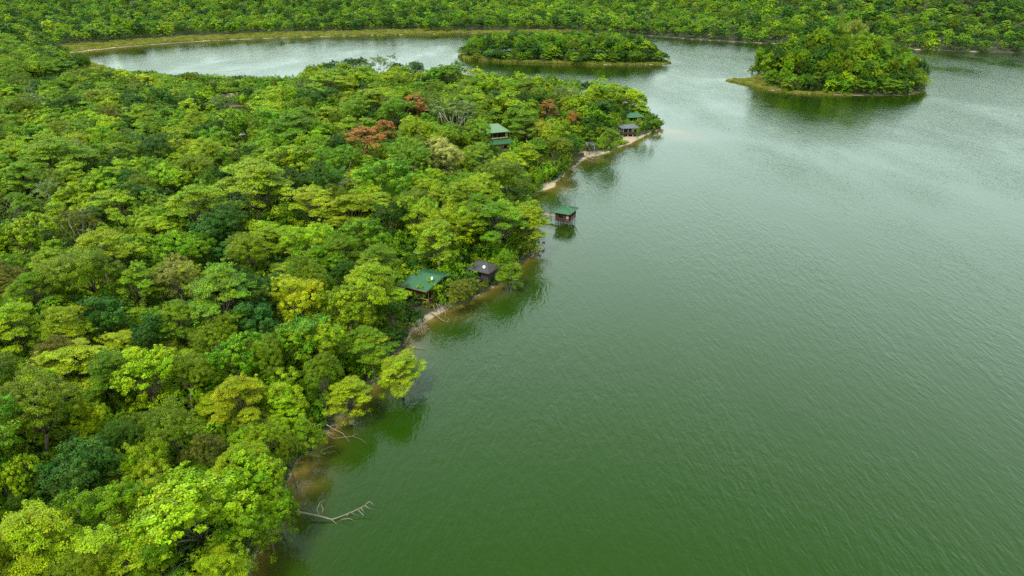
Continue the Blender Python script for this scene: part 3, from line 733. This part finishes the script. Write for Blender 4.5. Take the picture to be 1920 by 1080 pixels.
# islands
def island(P, name, label, hmax, seed, sp, extra=0):
    lo, hi = P.min(0) - 4, P.max(0) + 4
    X, Y = hexgrid(lo[0], hi[0], lo[1], hi[1], sp, seed); s = polysd(X, Y, P); s2 = sdat(X, Y)
    r = random.Random(seed); items = []
    Z = zat(X, Y)
    for x, y, z, a in zip(X, Y, Z, s):
        if a < 1.6: continue
        if extra and x < U(1432, 160)[0]: continue
        rad = r.uniform(2.7, 4.6); h0 = 8.5 if extra else 6.5; H = (h0 + (hmax - h0) * float(sstep(1, 12, a))) * r.uniform(.8, 1.15)
        items.append((x, y, z - (.22 * H if a < 8 else .05 * H), rad, H))
    def kf(x, y, r): return r.choices(['mid', 'limeb', 'green', 'dark', 'olive', 'lime', 'teal'], [3.4, 1.9 if extra else 1.0, 1.3, 2.2 if not extra else 1.3, 1.3, .9 if extra else .4, .8])[0]
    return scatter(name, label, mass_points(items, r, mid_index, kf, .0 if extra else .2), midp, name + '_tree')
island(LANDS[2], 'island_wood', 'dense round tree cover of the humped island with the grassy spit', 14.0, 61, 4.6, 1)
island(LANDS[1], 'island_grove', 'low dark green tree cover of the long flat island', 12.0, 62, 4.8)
IG = 'trees that stand out on the humped island'
def isl_tree(px, py, rpx, H, kind, label, **kw):
    zc = H * .75 + 4
    x, y = U(px, py, zc); g = z1(x, y); dep = PX(x, y, zc)[2]
    return plant(x, y, rpx * dep / F, max(zc - g, 2) / .75, kind, label, IG, z=max(g, .1), where='on the island', **kw)
isl_tree(1523, 80, 24, 15, 'dark', 'dark flat-topped umbrella tree rising on a bare stem above the island')
isl_tree(1602, 72, 22, 17, 'pale', 'pale yellow-green crown topping the humped island', col=(.27, .33, .045))
isl_tree(1570, 70, 13, 16, 'ylime', 'slim yellow-green tree beside the pale crown on the island', col=(.18, .27, .02))
isl_tree(1722, 122, 15, 9, 'dark', 'small dark tree leaning off the end of the humped island')

# grass and reeds: bay shore, island spits
def tuft_proto(seed):
    rs = np.random.RandomState(seed); K = 220
    a = rs.rand(K) * 6.283; r0 = np.sqrt(rs.rand(K)) * 1.0; base = np.stack([np.cos(a) * r0, np.sin(a) * r0, np.zeros(K)], -1)
    ln = .5 + .9 * rs.rand(K); lean = rs.normal(size=(K, 2)) * .28; tip = base + np.stack([lean[:, 0] * ln, lean[:, 1] * ln, ln], -1)
    sd = np.stack([-np.sin(a * 3), np.cos(a * 3), np.zeros(K)], -1) * .05
    V = np.stack([base - sd, base + sd, tip + sd * .3, tip - sd * .3], 1).reshape(-1, 3)
    return npmesh('tuft', V, np.arange(K * 4).reshape(-1, 4), LEAF, {'tint': ('FACE', .75 + .5 * rs.rand(K)), 'hue': ('FACE', .5 + rs.normal(size=K) * .012)})
tufts = [tuft_proto(1), tuft_proto(2)]
X, Y = hexgrid(-420, 170, 330, 800, 2.6, 71); s = sdat(X, Y)
ok = (s > 1.8) & (s < 26) & (np.abs(X) < .82 * Y) & (((X < -60) & (Y > 375)) | ((X < 80) & (Y > 600) & (s < 16)) | ((X < -90) & (X > -230) & (Y > 340)))
xs, ys = X[ok], Y[ok]
bx, by = hexgrid(-50, 215, 340, 520, 1.5, 72); s = sdat(bx, by)
ok = (s > .1) & (s < 3.6) & (polysd(bx, by, LANDS[0]) < 0) & (((bx > 95) & (bx < 165)) | (by > 430)) | ((sdat(bx, by) > .1) & (bx > 105) & (bx < U(1436, 158)[0]) & (by < 430)); xs = np.r_[xs, bx[ok]]; ys = np.r_[ys, by[ok]]
zs = zat(xs, ys); trng = random.Random(9)
scatter('shore_reeds', 'yellow-green reeds and grass fringing the bay and islands',
        [(x, y, z - .05, trng.uniform(1.0, 1.7) * (.7 if x > 60 else 1), trng.uniform(.6, 1.3) * (.6 if x > 60 else 1), trng.uniform(0, 6.28), jit(trng.choice([(.30, .32, .05), (.22, .27, .03), (.36, .33, .08)]), .2), trng.randrange(2)) for x, y, z in zip(xs, ys, zs)], tufts, 'reed_tuft')

# ------------------------------------------------------------------ palms and bare trees
for k, (px, py, rpx, lab) in enumerate(((628,345,36,'cohune-like palm with upright fronds beside a bright lime tree'),(800,368,30,'upright palm with stiff fronds above the round yellow-green tree'),(735,378,30,'palm with drooping fronds in the middle of the wood'),(20,262,36,'palm with dark arching fronds at the forest edge'),(1078,170,18,'small palm near the tip of the peninsula'),(160,330,26,'palm half sunk in olive foliage'))):
    lab = lab.replace('cohune-like ', 'tall ')
    x, y = U(px, py, 8.5); g = z1(x, y); t = empty('palm_tree', (x, y, g), k * 1.1); sc = rpx * PX(x, y, 8)[2] / F / 4.0; t.scale = (sc, sc, (8.5 - g) / 6.0)
    tm, cm = PALMP[k % 2]; link('trunk', tm, t); c_ = link('crown', cm, t); c_['leafcol'] = list(jit((.07, .17, .012)))
    tag(t, lab, 'palm tree', 'palms in the lakeside forest')
for k, (px, py, H, lab) in enumerate(((209,985,6.5,'bare twiggy tree beside the large lime crown'),(290,1045,7,'bare grey tree with spreading limbs at the forest edge'),(508,812,5,'bare pale twig thicket leaning over the shore trees'),(545,632,7,'leafless pale grey tree between two green crowns'),(12,400,10,'pale leafless trunk standing above lime foliage'),(470,555,9,'broken dead trunk poking out of dark leaves'),(180,190,12,'tall bare whitish tree on the slope toward the bay'),(210,215,11,'bare grey tree beside another whitish one'),(55,195,11,'lone bare tan tree above the forest at the bay'),(510,275,9,'pale leafless bush tree near the white roof'),(975,205,10,'bare whitish tree among the flame trees'),(715,160,11,'cluster of bare straw-coloured stems behind the green trees'),(795,200,10,'bare straw-coloured stems beside the pale orange flame tree'),(120,690,8,'dry tangle of bare branches in olive foliage'))):
    x, y = U(px, py, H * .85); g = z1(x, y); t = empty('bare_tree', (x, y, g), k * 2.1); s0 = H / 9; t.scale = (s0, s0, s0 * 1.12)
    link('trunk', BAREP[k % 3], t); tag(t, lab, 'tree', 'leafless trees in the forest')

# ------------------------------------------------------------------ driftwood
def drift(name, label, pts, r0, r1, side=(), mat_=DEADWOOD, group='dead wood lying along the shore'):
    """pts: photo pixels with a height; a tapering trunk with side branches"""
    P = []
    for (px, py, z) in pts: x, y = U(px, py, z); P.append(Vector((x, y, z)))
    root = empty(name, (P[0].x, P[0].y, 0)); o0 = Vector((P[0].x, P[0].y, 0))
    n = len(P); mb = MB().tube([p - o0 for p in P], [.74 * (r0 + (r1 - r0) * k / (n - 1)) for k in range(n)], 7); mb.build('trunk', mat_, root, True)
    for br in side:
        B = [];
        for (px, py, z) in br: x, y = U(px, py, z); B.append(Vector((x, y, z)) - o0)
        m_ = len(B); rr = r1 * .8 + .012
        MB().tube(B, [rr * (1 - .75 * k / (m_ - 1)) for k in range(m_)], 5).build('branch', mat_, root, True)
    return tag(root, label, 'fallen tree', group)
drift('fallen_tree', 'long fallen tree with forked bare top lying in the water', [(528,952,.9),(560,960,.7),(600,968,.45),(622,974,.2),(635,970,.12),(660,960,.5),(684,948,.9)], .17, .06,
      [[(600,968,.4),(594,955,1.0),(600,942,1.5),(608,938,1.6)],[(602,966,.5),(606,955,1.1),(602,945,1.3)],[(622,974,.2),(632,984,.0)],[(640,974,.2),(655,972,.5),(668,978,.1)],[(650,967,.4),(656,960,.6),(672,968,.2)],[(670,955,.6),(682,966,.2),(678,972,0)],[(684,948,.9),(692,940,1.3),(698,944,1.2),(704,952,.5)],[(684,948,.9),(690,952,.8),(703,958,.2)],[(568,962,.6),(570,946,1.5),(576,938,1.8)],[(676,951,.8),(684,962,.3)]])
drift('fallen_tree', 'tangle of grey dead branches dipping in water under yellow-green tree', [(612,796,1.4),(628,806,.9),(642,812,.6),(655,828,.05)], .10, .04,
      [[(616,800,1.2),(640,794,1.2),(665,796,.7),(692,787,.4)],[(614,815,.8),(626,822,.4),(660,818,.3),(678,824,.1),(688,832,0)],[(628,806,.9),(634,798,1.2),(640,806,.8)],[(612,806,1.0),(624,815,.8),(626,821,.4)],[(660,818,.35),(670,812,.7)]])
drift('fallen_tree', 'thin grey branches fanning over the shallows below the dense green tree', [(580,852,1.2),(600,846,1.0),(618,838,.8),(632,836,.4)], .06, .03,
      [[(586,852,1.0),(608,850,.6),(628,846,.5),(636,856,0)],[(582,850,1.2),(600,838,1.3),(612,834,1.0)],[(580,854,.9),(605,856,.5),(612,860,.1)]])
drift('fallen_tree', 'pale driftwood trunk with root tangle on shallows in front of cabin', [(806,586,.6),(818,592,.4),(828,600,.25),(838,604,.1)], .15, .07,
      [[(818,568,1.6),(822,578,1.2),(818,590,.5)],[(822,570,1.6),(828,578,1.0),(824,592,.3)],[(824,566,1.4),(832,576,1.0),(846,580,.5),(862,581,.1)],[(812,572,1.5),(816,582,.9),(812,592,.3)],[(838,604,.1),(842,598,.5),(836,594,.6)],[(838,604,.1),(846,602,.2)],[(830,580,.8),(836,588,.5),(834,596,.2)]])
drift('fallen_tree', 'bleached log reaching into the water below the lakeside wood near the stilt hut', [(972,474,.8),(990,477,.5),(1004,474,.25),(1014,466,.4)], .16, .05,
      [[(985,478,.5),(1000,482,.2),(1020,488,.05)],[(1004,474,.3),(1016,478,.1)],[(1010,468,.3),(1024,464,.1)]])
drift('fallen_tree', 'thin pale log half sunk beside the yellow-green leaning tree', [(756,646,.4),(775,650,.2),(800,656,.05)], .09, .04, [[(764,648,.3),(768,660,0)]])
drift('fallen_tree', 'heap of bleached logs on the sand near the small shore hut', [(1085,290,.5),(1110,297,.3),(1134,299,.1)], .20, .08, [[(1095,298,.3),(1112,303,.1),(1125,306,.05)],[(1118,288,.5),(1112,298,.3),(1108,305,.1)],[(1120,298,.3),(1134,291,.4)],[(1100,292,.5),(1122,294,.3),(1138,296,.1)]])
# dry brush heap on the shore
x, y = U(783, 612, .6); rs = np.random.RandomState(2); mb = MB()
for k in range(230):
    a = rs.rand() * 6.283; r_ = math.sqrt(rs.rand()) * 2.2; p = np.array([math.cos(a) * r_ * .8, math.sin(a) * r_, .2 + (1 - r_ / 2.4) * 1.0 * rs.rand()])
    dv = rs.normal(size=3) * np.array([1, 1, .45]); dv /= np.linalg.norm(dv); ln = .4 + .7 * rs.rand()
    mb.tube([tuple(p), tuple(p + dv * ln * .5 + rs.normal(size=3) * .08), tuple(p + dv * ln)], [.022, .018, .008], 4)
hb = mb.build('brush_heap', BROWNTWIG, None, True); hb.location = (x, y, max(z1(x, y), 0)); tag(hb, 'heap of dry brown brushwood on the water edge near the green-roofed cabin', 'brushwood')

# ------------------------------------------------------------------ buildings
def ribs(mb, e0, e1, t0, t1, step, r=.035):    # standing ribs running from eave e0-e1 up to ridge t0-t1
    e0, e1, t0, t1 = map(Vector, (e0, e1, t0, t1)); n = max(2, int((e1 - e0).length / step))
    for k in range(1, n):
        a = e0.lerp(e1, k / n); b = t0.lerp(t1, k / n)
        mb.bar(a + Vector((0, 0, r * .6)), b + Vector((0, 0, r * .6)), r, n=4)
def hip_roof(root, x0, x1, y0, y1, ze, zr, rx0, rx1, ry, mat_, cap, step=.45, gable_right=False):
    A, B, Cc, D = (x0, y0, ze), (x1, y0, ze), (x1, y1, ze), (x0, y1, ze); R0, R1 = (rx0, ry, zr), (rx1, ry, zr)
    rf = empty('roof'); rf.parent = root
    for q, e in (((A, B, R1, R0), 0), ((Cc, D, R0, R1), 0), ((D, A, R0), 1), ((B, Cc, R1), 1)):
        mb = MB().slab(q, .07); t0, t1 = (q[3], q[2]) if e == 0 else (q[2], q[2])
        ribs(mb, q[0], q[1], t0, t1, step); mb.build('roof_panel', mat_, rf)
    for a, b in ((A, R0), (D, R0), (B, R1), (Cc, R1), (R0, R1)):
        if (Vector(a) - Vector(b)).length < .05: continue
        MB().bar(Vector(a) + Vector((0, 0, .03)), Vector(b) + Vector((0, 0, .03)), .075, n=6).build('ridge_cap', cap, rf)
    mb = MB()
    for a, b in ((A, B), (B, Cc), (Cc, D), (D, A)): mb.bar(Vector(a) - Vector((0, 0, .1)), Vector(b) - Vector((0, 0, .1)), .07, n=4)
    mb.build('fascia', cap, rf); return rf
def window(root, cx, cy, z0, z1_, half, axis, frame=REDWOOD):     # on a wall facing -y (axis x) or +x (axis y)
    f = empty('window'); f.parent = root
    for (a0, a1, b0, b1) in ((-half, half, z0, z0 + .08), (-half, half, z1_ - .08, z1_), (-half, -half + .08, z0 + .08, z1_ - .08), (half - .08, half, z0 + .08, z1_ - .08)):
        mb = MB()
        if axis == 'x': mb.box(cx + a0, cx + a1, cy - .05, cy + .02, b0, b1)
        else: mb.box(cx - .02, cx + .05, cy + a0, cy + a1, b0, b1)
        mb.build('frame', frame, f)
    mb = MB()
    if axis == 'x': mb.box(cx - half + .08, cx + half - .08, cy - .015, cy + .01, z0 + .08, z1_ - .08)
    else: mb.box(cx - .01, cx + .015, cy - half + .08, cy + half - .08, z0 + .08, z1_ - .08)
    mb.build('pane', DARKGLASS, f); return f
def boards(root, name, x0, x1, y0, y1, z0, z1_, mat_, axis, step=.22):          # wall of horizontal boards
    wl = empty(name); wl.parent = root; z = z0; k = 0
    while z < z1_ - .02:
        t = min(step - .02, z1_ - z); e = .012 * (k % 2)
        MB().box(x0 - (e if axis == 'y' else 0), x1 + (e if axis == 'y' else 0), y0 - (e if axis == 'x' else 0), y1 + (e if axis == 'x' else 0), z, z + t).build('board', mat_, wl); z += step; k += 1
    return wl
def dish(x, y, z, rz, label, r=.38):
    root = empty('satellite_dish', (x, y, z), rz); mb = MB(); n = 20; rings = 4; V = []; Fc = []
    for k in range(rings + 1):
        for j in range(n): q = r * k / rings; V.append((q * math.cos(j * 6.2832 / n), q * math.sin(j * 6.2832 / n), .9 * q * q))
    for k in range(rings):
        for j in range(n): Fc.append((k * n + j, k * n + (j + 1) % n, (k + 1) * n + (j + 1) % n, (k + 1) * n + j))
    mb.v, mb.f = V, Fc; b_ = mb.build('reflector', DISHGREY, root, True); b_.rotation_euler = (R(62), 0, 0); b_.location = (0, 0, .55)
    sm = b_.modifiers.new('thick', 'SOLIDIFY'); sm.thickness = .02
    MB().tube([(0, .05, -.15), (0, .12, .35), (0, .03, .55)], [.03, .03, .03], 6).build('mast', DISHGREY, root)
    MB().tube([(0, -.05, .30), (0, -.32, .46), (0, -.38, .66)], [.015, .015, .03], 6).build('feed_arm', DISHGREY, root)
    return tag(root, label, 'satellite dish')

# stilt hut over the water
cx, cy = (np.array(U(1038.3, 397, 3.3)) + np.array(U(1083.8, 389.6, 3.3))) / 2
ang = math.atan2(152.96 - 154.81, 13.51 - 9.75)
st = empty('stilt_hut', (cx, cy, 0), ang)
tag(st, 'brown wooden hut with green pyramid roof standing on stilts in the lake', 'hut')
hw, hd = 2.1, 2.65
hip_roof(st, -hw, hw, -hd, hd, 3.25, 4.35, -.02, .02, 0, GREENROOF, GREENCAP, .5)
bx0, bx1, by0, by1 = -1.75, 1.65, -2.25, 2.2
fl = empty('deck'); fl.parent = st
for k in range(16): MB().box(bx0 - .1, bx1 + .1, by0 + k * .28, by0 + k * .28 + .26, 1.22, 1.30).build('plank', DARKWOOD, fl)
boards(st, 'front_wall', bx0, bx1 - .75, by0, by0 + .08, 1.31, 3.2, BROWNWOOD, 'x')
boards(st, 'side_wall', bx0, bx0 + .08, by0 + .09, by1, 1.31, 3.2, BROWNWOOD, 'y')
boards(st, 'back_wall', bx0 + .1, bx1, by1, by1 + .08, 1.31, 3.2, BROWNWOOD, 'x')
boards(st, 'inner_wall', bx1 - .85, bx1 - .77, by0 + .1, by1 - .02, 1.31, 3.2, BROWNWOOD, 'y')
boards(st, 'parapet', bx1 - .74, bx1, by0 - .01, by0 + .05, 1.31, 1.95, REDWOOD, 'x')
boards(st, 'parapet', bx1, bx1 + .06, by0 + .95, by1, 1.31, 2.05, REDWOOD, 'y')
window(st, -.35, by0 - .02, 1.75, 2.7, .72, 'x')
MB().box(bx1 - .70, bx1 - .06, by0 + .10, by0 + .14, 1.5, 2.6).build('pale_curtain', PALECLOTH, st)
for yy in (by0 + .02, -.6, .8, by1 - .05): MB().bar((bx1, yy, 1.2), (bx1, yy, 3.22), .06, n=6).build('post', REDWOOD, st)
for ax in np.linspace(bx0 + .1, bx1 - .1, 5):
    for ay in np.linspace(by0 + .12, by1 - .1, 4):
        MB().bar((ax + krng.uniform(-.06, .06), ay, -2.2), (ax, ay, 1.22), .075, .065, 6).build('stilt', DARKWOOD, st)
for ay in np.linspace(by0 + .12, by1 - .1, 4): MB().bar((bx0, ay, 1.14), (bx1, ay, 1.14), .07, n=4).build('beam', DARKWOOD, st)
MB().bar((bx0, by0 + .1, .25), (-.1, by0 + .1, 1.15), .045, n=5).build('brace', DARKWOOD, st); MB().bar((bx1, by0 + .1, .2), (.5, by0 + .1, 1.15), .045, n=5).build('brace', DARKWOOD, st)
MB().bar((bx1 + .02, by1 - .2, .2), (bx1 + .02, .4, 1.15), .045, n=5).build('brace', DARKWOOD, st)
pier = empty('footbridge', (cx, cy, 0), ang); tag(pier, 'narrow plank footbridge with railing from shore to stilt hut', 'footbridge')
for k in range(24): MB().box(bx0 - .15 - .33 * (k + 1), bx0 - .15 - .33 * k - .04, 0.1, 1.1, 1.2, 1.26).build('plank', PALEWOOD, pier)
for k in range(5):
    q = bx0 - .5 - k * 1.8
    for yy in (.14, 1.06): MB().bar((q, yy, -1.5), (q, yy, 2.15), .05, n=6).build('post', DARKWOOD, pier)
for yy in (.14, 1.06):
    for zz in (1.7, 2.1): MB().bar((bx0 - .2, yy, zz), (bx0 - 8.0, yy, zz), .03, n=5).build('rail', DARKWOOD, pier)

# green-roofed cabin with the porch
Bc = np.array(U(799.6, 547, 3.7)); Cc_ = np.array(U(832, 518.7, 5.0)); Dc = np.array(U(775, 506, 5.0))
ang = math.atan2(Cc_[1] - Dc[1], Cc_[0] - Dc[0]); gz = .7
ex, ey = np.array([math.cos(ang), math.sin(ang)]), np.array([-math.sin(ang), math.cos(ang)])
org = Bc                                        # local origin: the front porch corner of the eave
cb = empty('lakeside_cabin', (org[0], org[1], 0), ang); tag(cb, 'dark red-brown wooden cabin with green ribbed metal roof and lakeside porch', 'cabin')
dep = float(np.dot(Cc_ - Bc, ey)); xr = float(np.dot(Cc_ - Bc, ex)); W = 6.8
ze, zr = 3.7, 5.0
rf = empty('roof'); rf.parent = cb
A_, B_ = (-W + .2, 0, ze), (0, 0, ze); T1 = (xr, dep, zr); T0 = (xr - 5.4, dep, zr); E1, E0 = (xr, 2 * dep - .6, ze + .2), (-W + .2, 2 * dep - .6, ze + .2)
mb = MB().slab((A_, B_, T1, T0), .07); ribs(mb, A_, B_, T0, T1, .38, .03); mb.build('roof_panel', GREENROOF, rf)
mb = MB().slab((E1, E0, T0, T1), .07); ribs(mb, E1, E0, T1, T0, .38, .03); mb.build('roof_panel', GREENROOF, rf)
mb = MB().slab((E0, A_, T0), .07); ribs(mb, E0, A_, T0, T0, .6, .03); mb.build('roof_panel', GREENROOF, rf)
for a, b in ((A_, T0), (E0, T0), (T0, T1), (B_, T1)): MB().bar(Vector(a) + Vector((0, 0, .03)), Vector(b) + Vector((0, 0, .03)), .07, n=6).build('ridge_cap', GREENCAP, rf)
MB().bar(Vector(A_) - Vector((0, 0, .1)), Vector(B_) - Vector((0, 0, .1)), .08, n=4).build('fascia', REDWOOD, rf); MB().bar(Vector(B_) - Vector((0, 0, .1)), Vector(T1) - Vector((0, 0, .1)), .08, n=4).build('fascia', REDWOOD, rf)
boards(cb, 'front_wall', -W + .8, -1.7, .5, .58, 1.0, 3.72, BROWNWOOD, 'x')
boards(cb, 'porch_wall', -1.78, -1.70, .6, 2 * dep - 1.2, 1.0, 3.9, BROWNWOOD, 'y')
boards(cb, 'back_wall', -W + .8, -1.7, 2 * dep - 1.3, 2 * dep - 1.22, 1.0, 3.72, BROWNWOOD, 'x')
boards(cb, 'side_wall', -W + .8, -W + .88, .6, 2 * dep - 1.4, 1.0, 3.72, BROWNWOOD, 'y')
window(cb, -4.0, .48, 1.9, 3.0, .6, 'x')
window(cb, -1.68, 3.0, 1.9, 3.0, .6, 'y')
MB().box(-1.69, -1.66, 1.4, 2.2, 1.06, 2.95).build('door', REDWOOD, cb)
dk = empty('porch_deck'); dk.parent = cb
for k in range(26): MB().box(-1.68 + 0, .0 + .25, .35 + k * .27, .35 + k * .27 + .25, .95, 1.03).build('plank', BROWNWOOD, dk)
for yy in (.45, 2.2, 4.0, 5.8): MB().box(-.05, .08, yy, yy + .13, -.6, 3.6 + (yy / dep if yy < dep else 2 - yy / dep) * 1.1).build('post', REDWOOD, cb)
for zz in (1.45, 1.95): MB().bar((.02, .5, zz), (.02, 6.6, zz), .05, n=5).build('rail', PALEWOOD if zz > 1.9 else REDWOOD, cb)
MB().bar((-1.7, .42, 1.95), (.02, .42, 1.95), .05, n=5).build('rail', PALEWOOD, cb)
for k in range(10): MB().bar((.02, .7 + k * .62, 1.02), (.02, .7 + k * .62, 1.95), .025, n=4).build('baluster', REDWOOD, cb)
for xx in (-W + 1, -4.2, -1.8):
    for yy in (.6, 3.6, 6.2): MB().bar((xx, yy, -.6), (xx, yy, 1.0), .1, n=6).build('stilt', DARKWOOD, cb)
x, y = U(811, 525.5, 4.75); dish(x, y, 4.55, ang - .5, 'round grey satellite dish on the green ribbed cabin roof', .36)
# dirt path behind the cabin
pth = [U(766, 512, 1.8), U(776, 500, 2.2), U(788, 492, 2.5), U(800, 486, 2.6)]
V = []
for k, q in enumerate(pth):
    for sgn in (-1, 1): V.append((q[0] + sgn * 1.1, q[1] + sgn * .5, max(z1(q[0] + sgn * 1.1, q[1] + sgn * .5) + .12, .2)))
po = link('path', npmesh('path', np.array(V), np.array([[0, 1, 3, 2], [2, 3, 5, 4], [4, 5, 7, 6]]), DIRT)); tag(po, 'bare brown dirt path behind the green-roofed cabin', kind='structure')
lf = MB(); a = U(765, 509, 2.6); b = U(776, 503, 2.6); lf.bar((a[0], a[1], 2.5), (b[0], b[1], 2.5), .14, n=7)
lo = lf.build('timber_log', PALEWOOD); tag(lo, 'pale timber log along the dirt path behind the cabin', 'log')

# dark-roofed cabin
x, y = U(905, 505, 2.6); k2 = empty('dark_roofed_cabin', (x, y, 0), R(-28)); tag(k2, 'small cabin with charcoal roof half hidden under shore trees', 'cabin')
hip_roof(k2, -2.7, 2.7, -2.2, 2.6, 3.1, 4.2, -1.0, 1.0, .2, DARKROOF, DARKWOOD, .7)
boards(k2, 'front_wall', -2.2, 2.2, -1.7, -1.62, .9, 3.1, DARKWOOD, 'x'); boards(k2, 'side_wall', 2.2, 2.28, -1.6, 2.1, .9, 3.1, DARKWOOD, 'y')
boards(k2, 'side_wall', -2.28, -2.2, -1.6, 2.1, .9, 3.1, DARKWOOD, 'y'); boards(k2, 'back_wall', -2.2, 2.2, 2.1, 2.18, .9, 3.1, DARKWOOD, 'x')
for q in (-1.1, .3): window(k2, q, -1.73, 1.6, 2.7, .5, 'x', GREYROOF)
for xx in (-2.1, 0, 2.1):
    for yy in (-1.6, 2.0): MB().bar((xx, yy, -.8), (xx, yy, .9), .09, n=6).build('stilt', DARKWOOD, k2)
x, y = U(908, 502, 3.55); dish(x, y, 3.15, R(-30), 'round grey satellite dish on the charcoal cabin roof', .34)

# two-storey lodge
x, y = U(938, 262, 4.6); lg = empty('yellow_lodge', (x, y, 1.4), R(22)); tag(lg, 'two-storey yellow lodge with faded green roofs above the trees', 'house')
hip_roof(lg, -8.2, 2.4, -2.9, 4.6, 6.3, 8.4, -6.0, -.6, .8, PALEGREENROOF, GREENCAP, .6)
hip_roof(lg, -5.2, 3.6, -4.7, 5.0, 2.9, 4.25, -4.0, 1.9, -1.2, GREENROOF, GREENCAP, .6)
for (nm, a0, a1, b0, b1) in (('front_wall', -7.4, 1.7, -2.1, -1.95), ('side_wall', 1.55, 1.7, -1.94, 3.8), ('back_wall', -7.4, 1.7, 3.8, 3.95), ('side_wall', -7.4, -7.25, -1.94, 3.79)):
    MB().box(a0, a1, b0, b1, 3.4, 6.25).build(nm, CREAM, lg)
for (nm, a0, a1, b0, b1) in (('front_wall', -4.6, 2.9, -3.7, -3.55), ('side_wall', 2.75, 2.9, -3.54, 4.2), ('back_wall', -4.6, 2.9, 4.2, 4.35), ('side_wall', -4.6, -4.45, -3.54, 4.19)):
    MB().box(a0, a1, b0, b1, -.6, 2.85).build(nm, YELLOW, lg)
for q in (-5.6, -4.1, -2.6, -1.1, .2): window(lg, q, -2.12, 4.55, 6.0, .7, 'x', DARKWOOD)
for q in (-2.5, .6): window(lg, q, -3.72, .6, 2.1, .8, 'x', DARKWOOD)
MB().box(-7.4, 1.9, -2.5, -2.16, 4.30, 4.42).build('sill_ledge', CREAM, lg)
for q in (-2.9, 0, 2.9): window(lg, 2.92, q, .7, 2.1, .55, 'y', DARKWOOD)

# pavilion and stilted house at the point
x, y = U(1188, 219, 3.2); pv = empty('point_pavilion', (x, y, .5), R(14)); tag(pv, 'open pavilion with bright green roof at the tip of the peninsula', 'pavilion')
hip_roof(pv, -3.4, 3.4, -2.6, 2.6, 3.0, 4.3, -1.4, 1.4, 0, GREENROOF, GREENCAP, .6)
for xx in (-3, 0, 3):
    for yy in (-2.2, 2.2): MB().bar((xx, yy, -.5), (xx, yy, 3.0), .09, n=6).build('post', PALEWOOD, pv)
MB().box(.6, 3.0, -2.1, -1.98, .1, 2.6).build('wall', CREAM, pv); MB().box(-3.2, 3.2, -2.4, 2.4, -.05, .08).build('floor_slab', PALEWOOD, pv)
x, y = U(1179, 241, 3.0); gh = empty('grey_stilt_house', (x, y, .2), R(12)); tag(gh, 'open-sided house with grey roof on stilts above the sandy point', 'house')
hip_roof(gh, -3.4, 3.2, -2.2, 2.2, 3.4, 4.4, -1.6, 1.6, 0, GREYROOF, GREYROOF, .6)
for xx in (-2.8, -.9, 1.0, 2.8):
    for yy in (-1.8, 1.8): MB().bar((xx, yy, -1.0), (xx, yy, 3.4), .09, n=6).build('post', DISHGREY, gh)
MB().box(-3.0, 3.0, -2.0, 2.0, 1.1, 1.25).build('floor_slab', BROWNWOOD, gh); boards(gh, 'parapet', -2.9, 2.9, -1.95, -1.88, 1.26, 2.0, BROWNWOOD, 'x'); boards(gh, 'parapet', 2.88, 2.95, -1.86, 1.9, 1.26, 2.0, BROWNWOOD, 'y')
MB().box(-2.7, .9, -.4, -.3, 1.26, 3.3).build('wall', DARKWOOD, gh)
x, y = U(1106, 274, 2.0); sh = empty('shore_hut', (x, y, .3), R(10)); tag(sh, 'small open hut with grey lean-to roof on the beach', 'hut')
MB().slab([(-1.5, -1.3, 2.2), (1.5, -1.3, 2.2), (1.5, 1.2, 2.8), (-1.5, 1.2, 2.8)], .08).build('roof', GREYROOF, sh)
for xx in (-1.3, 1.3):
    for yy in (-1.1, 1.0): MB().bar((xx, yy, -.4), (xx, yy, 2.2 if yy < 0 else 2.65), .07, n=6).build('post', DISHGREY if xx > 0 else DARKWOOD, sh)
boards(sh, 'back_wall', -1.3, 1.3, 1.02, 1.08, 0, 2.4, DARKWOOD, 'x'); boards(sh, 'parapet', -1.3, .3, -1.1, -1.04, 0, .9, DARKWOOD, 'x')
x, y = U(1083, 290, .9); jt = empty('jetty', (x, y, 0), R(20)); tag(jt, 'weathered jetty with dark board side beside the beach', 'jetty')
for k in range(14): MB().box(-2.1 + k * .3, -2.1 + k * .3 + .27, -.7, .7, .85, .92).build('plank', GREYROOF, jt)
for xx in (-1.9, 0, 1.9):
    for yy in (-.6, .6): MB().bar((xx, yy, -1.0), (xx, yy, 1.7), .06, n=6).build('post', DARKWOOD, jt)
boards(jt, 'side_wall', -1.9, 1.9, -.72, -.66, .15, 1.5, BROWNWOOD, 'x')
# little white roof in the wood
x, y = U(455, 262, 3.2); wr = empty('white_roofed_shed', (x, y, z1(x, y)), R(30)); wr.scale = (.7, .7, .85); tag(wr, 'small shed with white roof peeping from the forest near the pond', 'shed')
MB().slab([(-1.6, -1.2, 2.4), (1.6, -1.2, 2.4), (1.6, 1.2, 3.0), (-1.6, 1.2, 3.0)], .06).build('roof', WHITE, wr)
boards(wr, 'wall', -1.4, 1.4, -1.0, -.94, -.2, 2.3, PALEWOOD, 'x'); boards(wr, 'wall', -1.4, 1.4, 1.0, 1.06, -.2, 2.8, PALEWOOD, 'x')
boards(wr, 'wall', -1.4, -1.34, -.93, .98, -.2, 2.3, PALEWOOD, 'y'); boards(wr, 'wall', 1.34, 1.4, -.93, .98, -.2, 2.3, PALEWOOD, 'y')
print('single trees', len(TREES), COUNT, 'mass', len(MASS), 'far', len(items), 'terrain', len(Q))
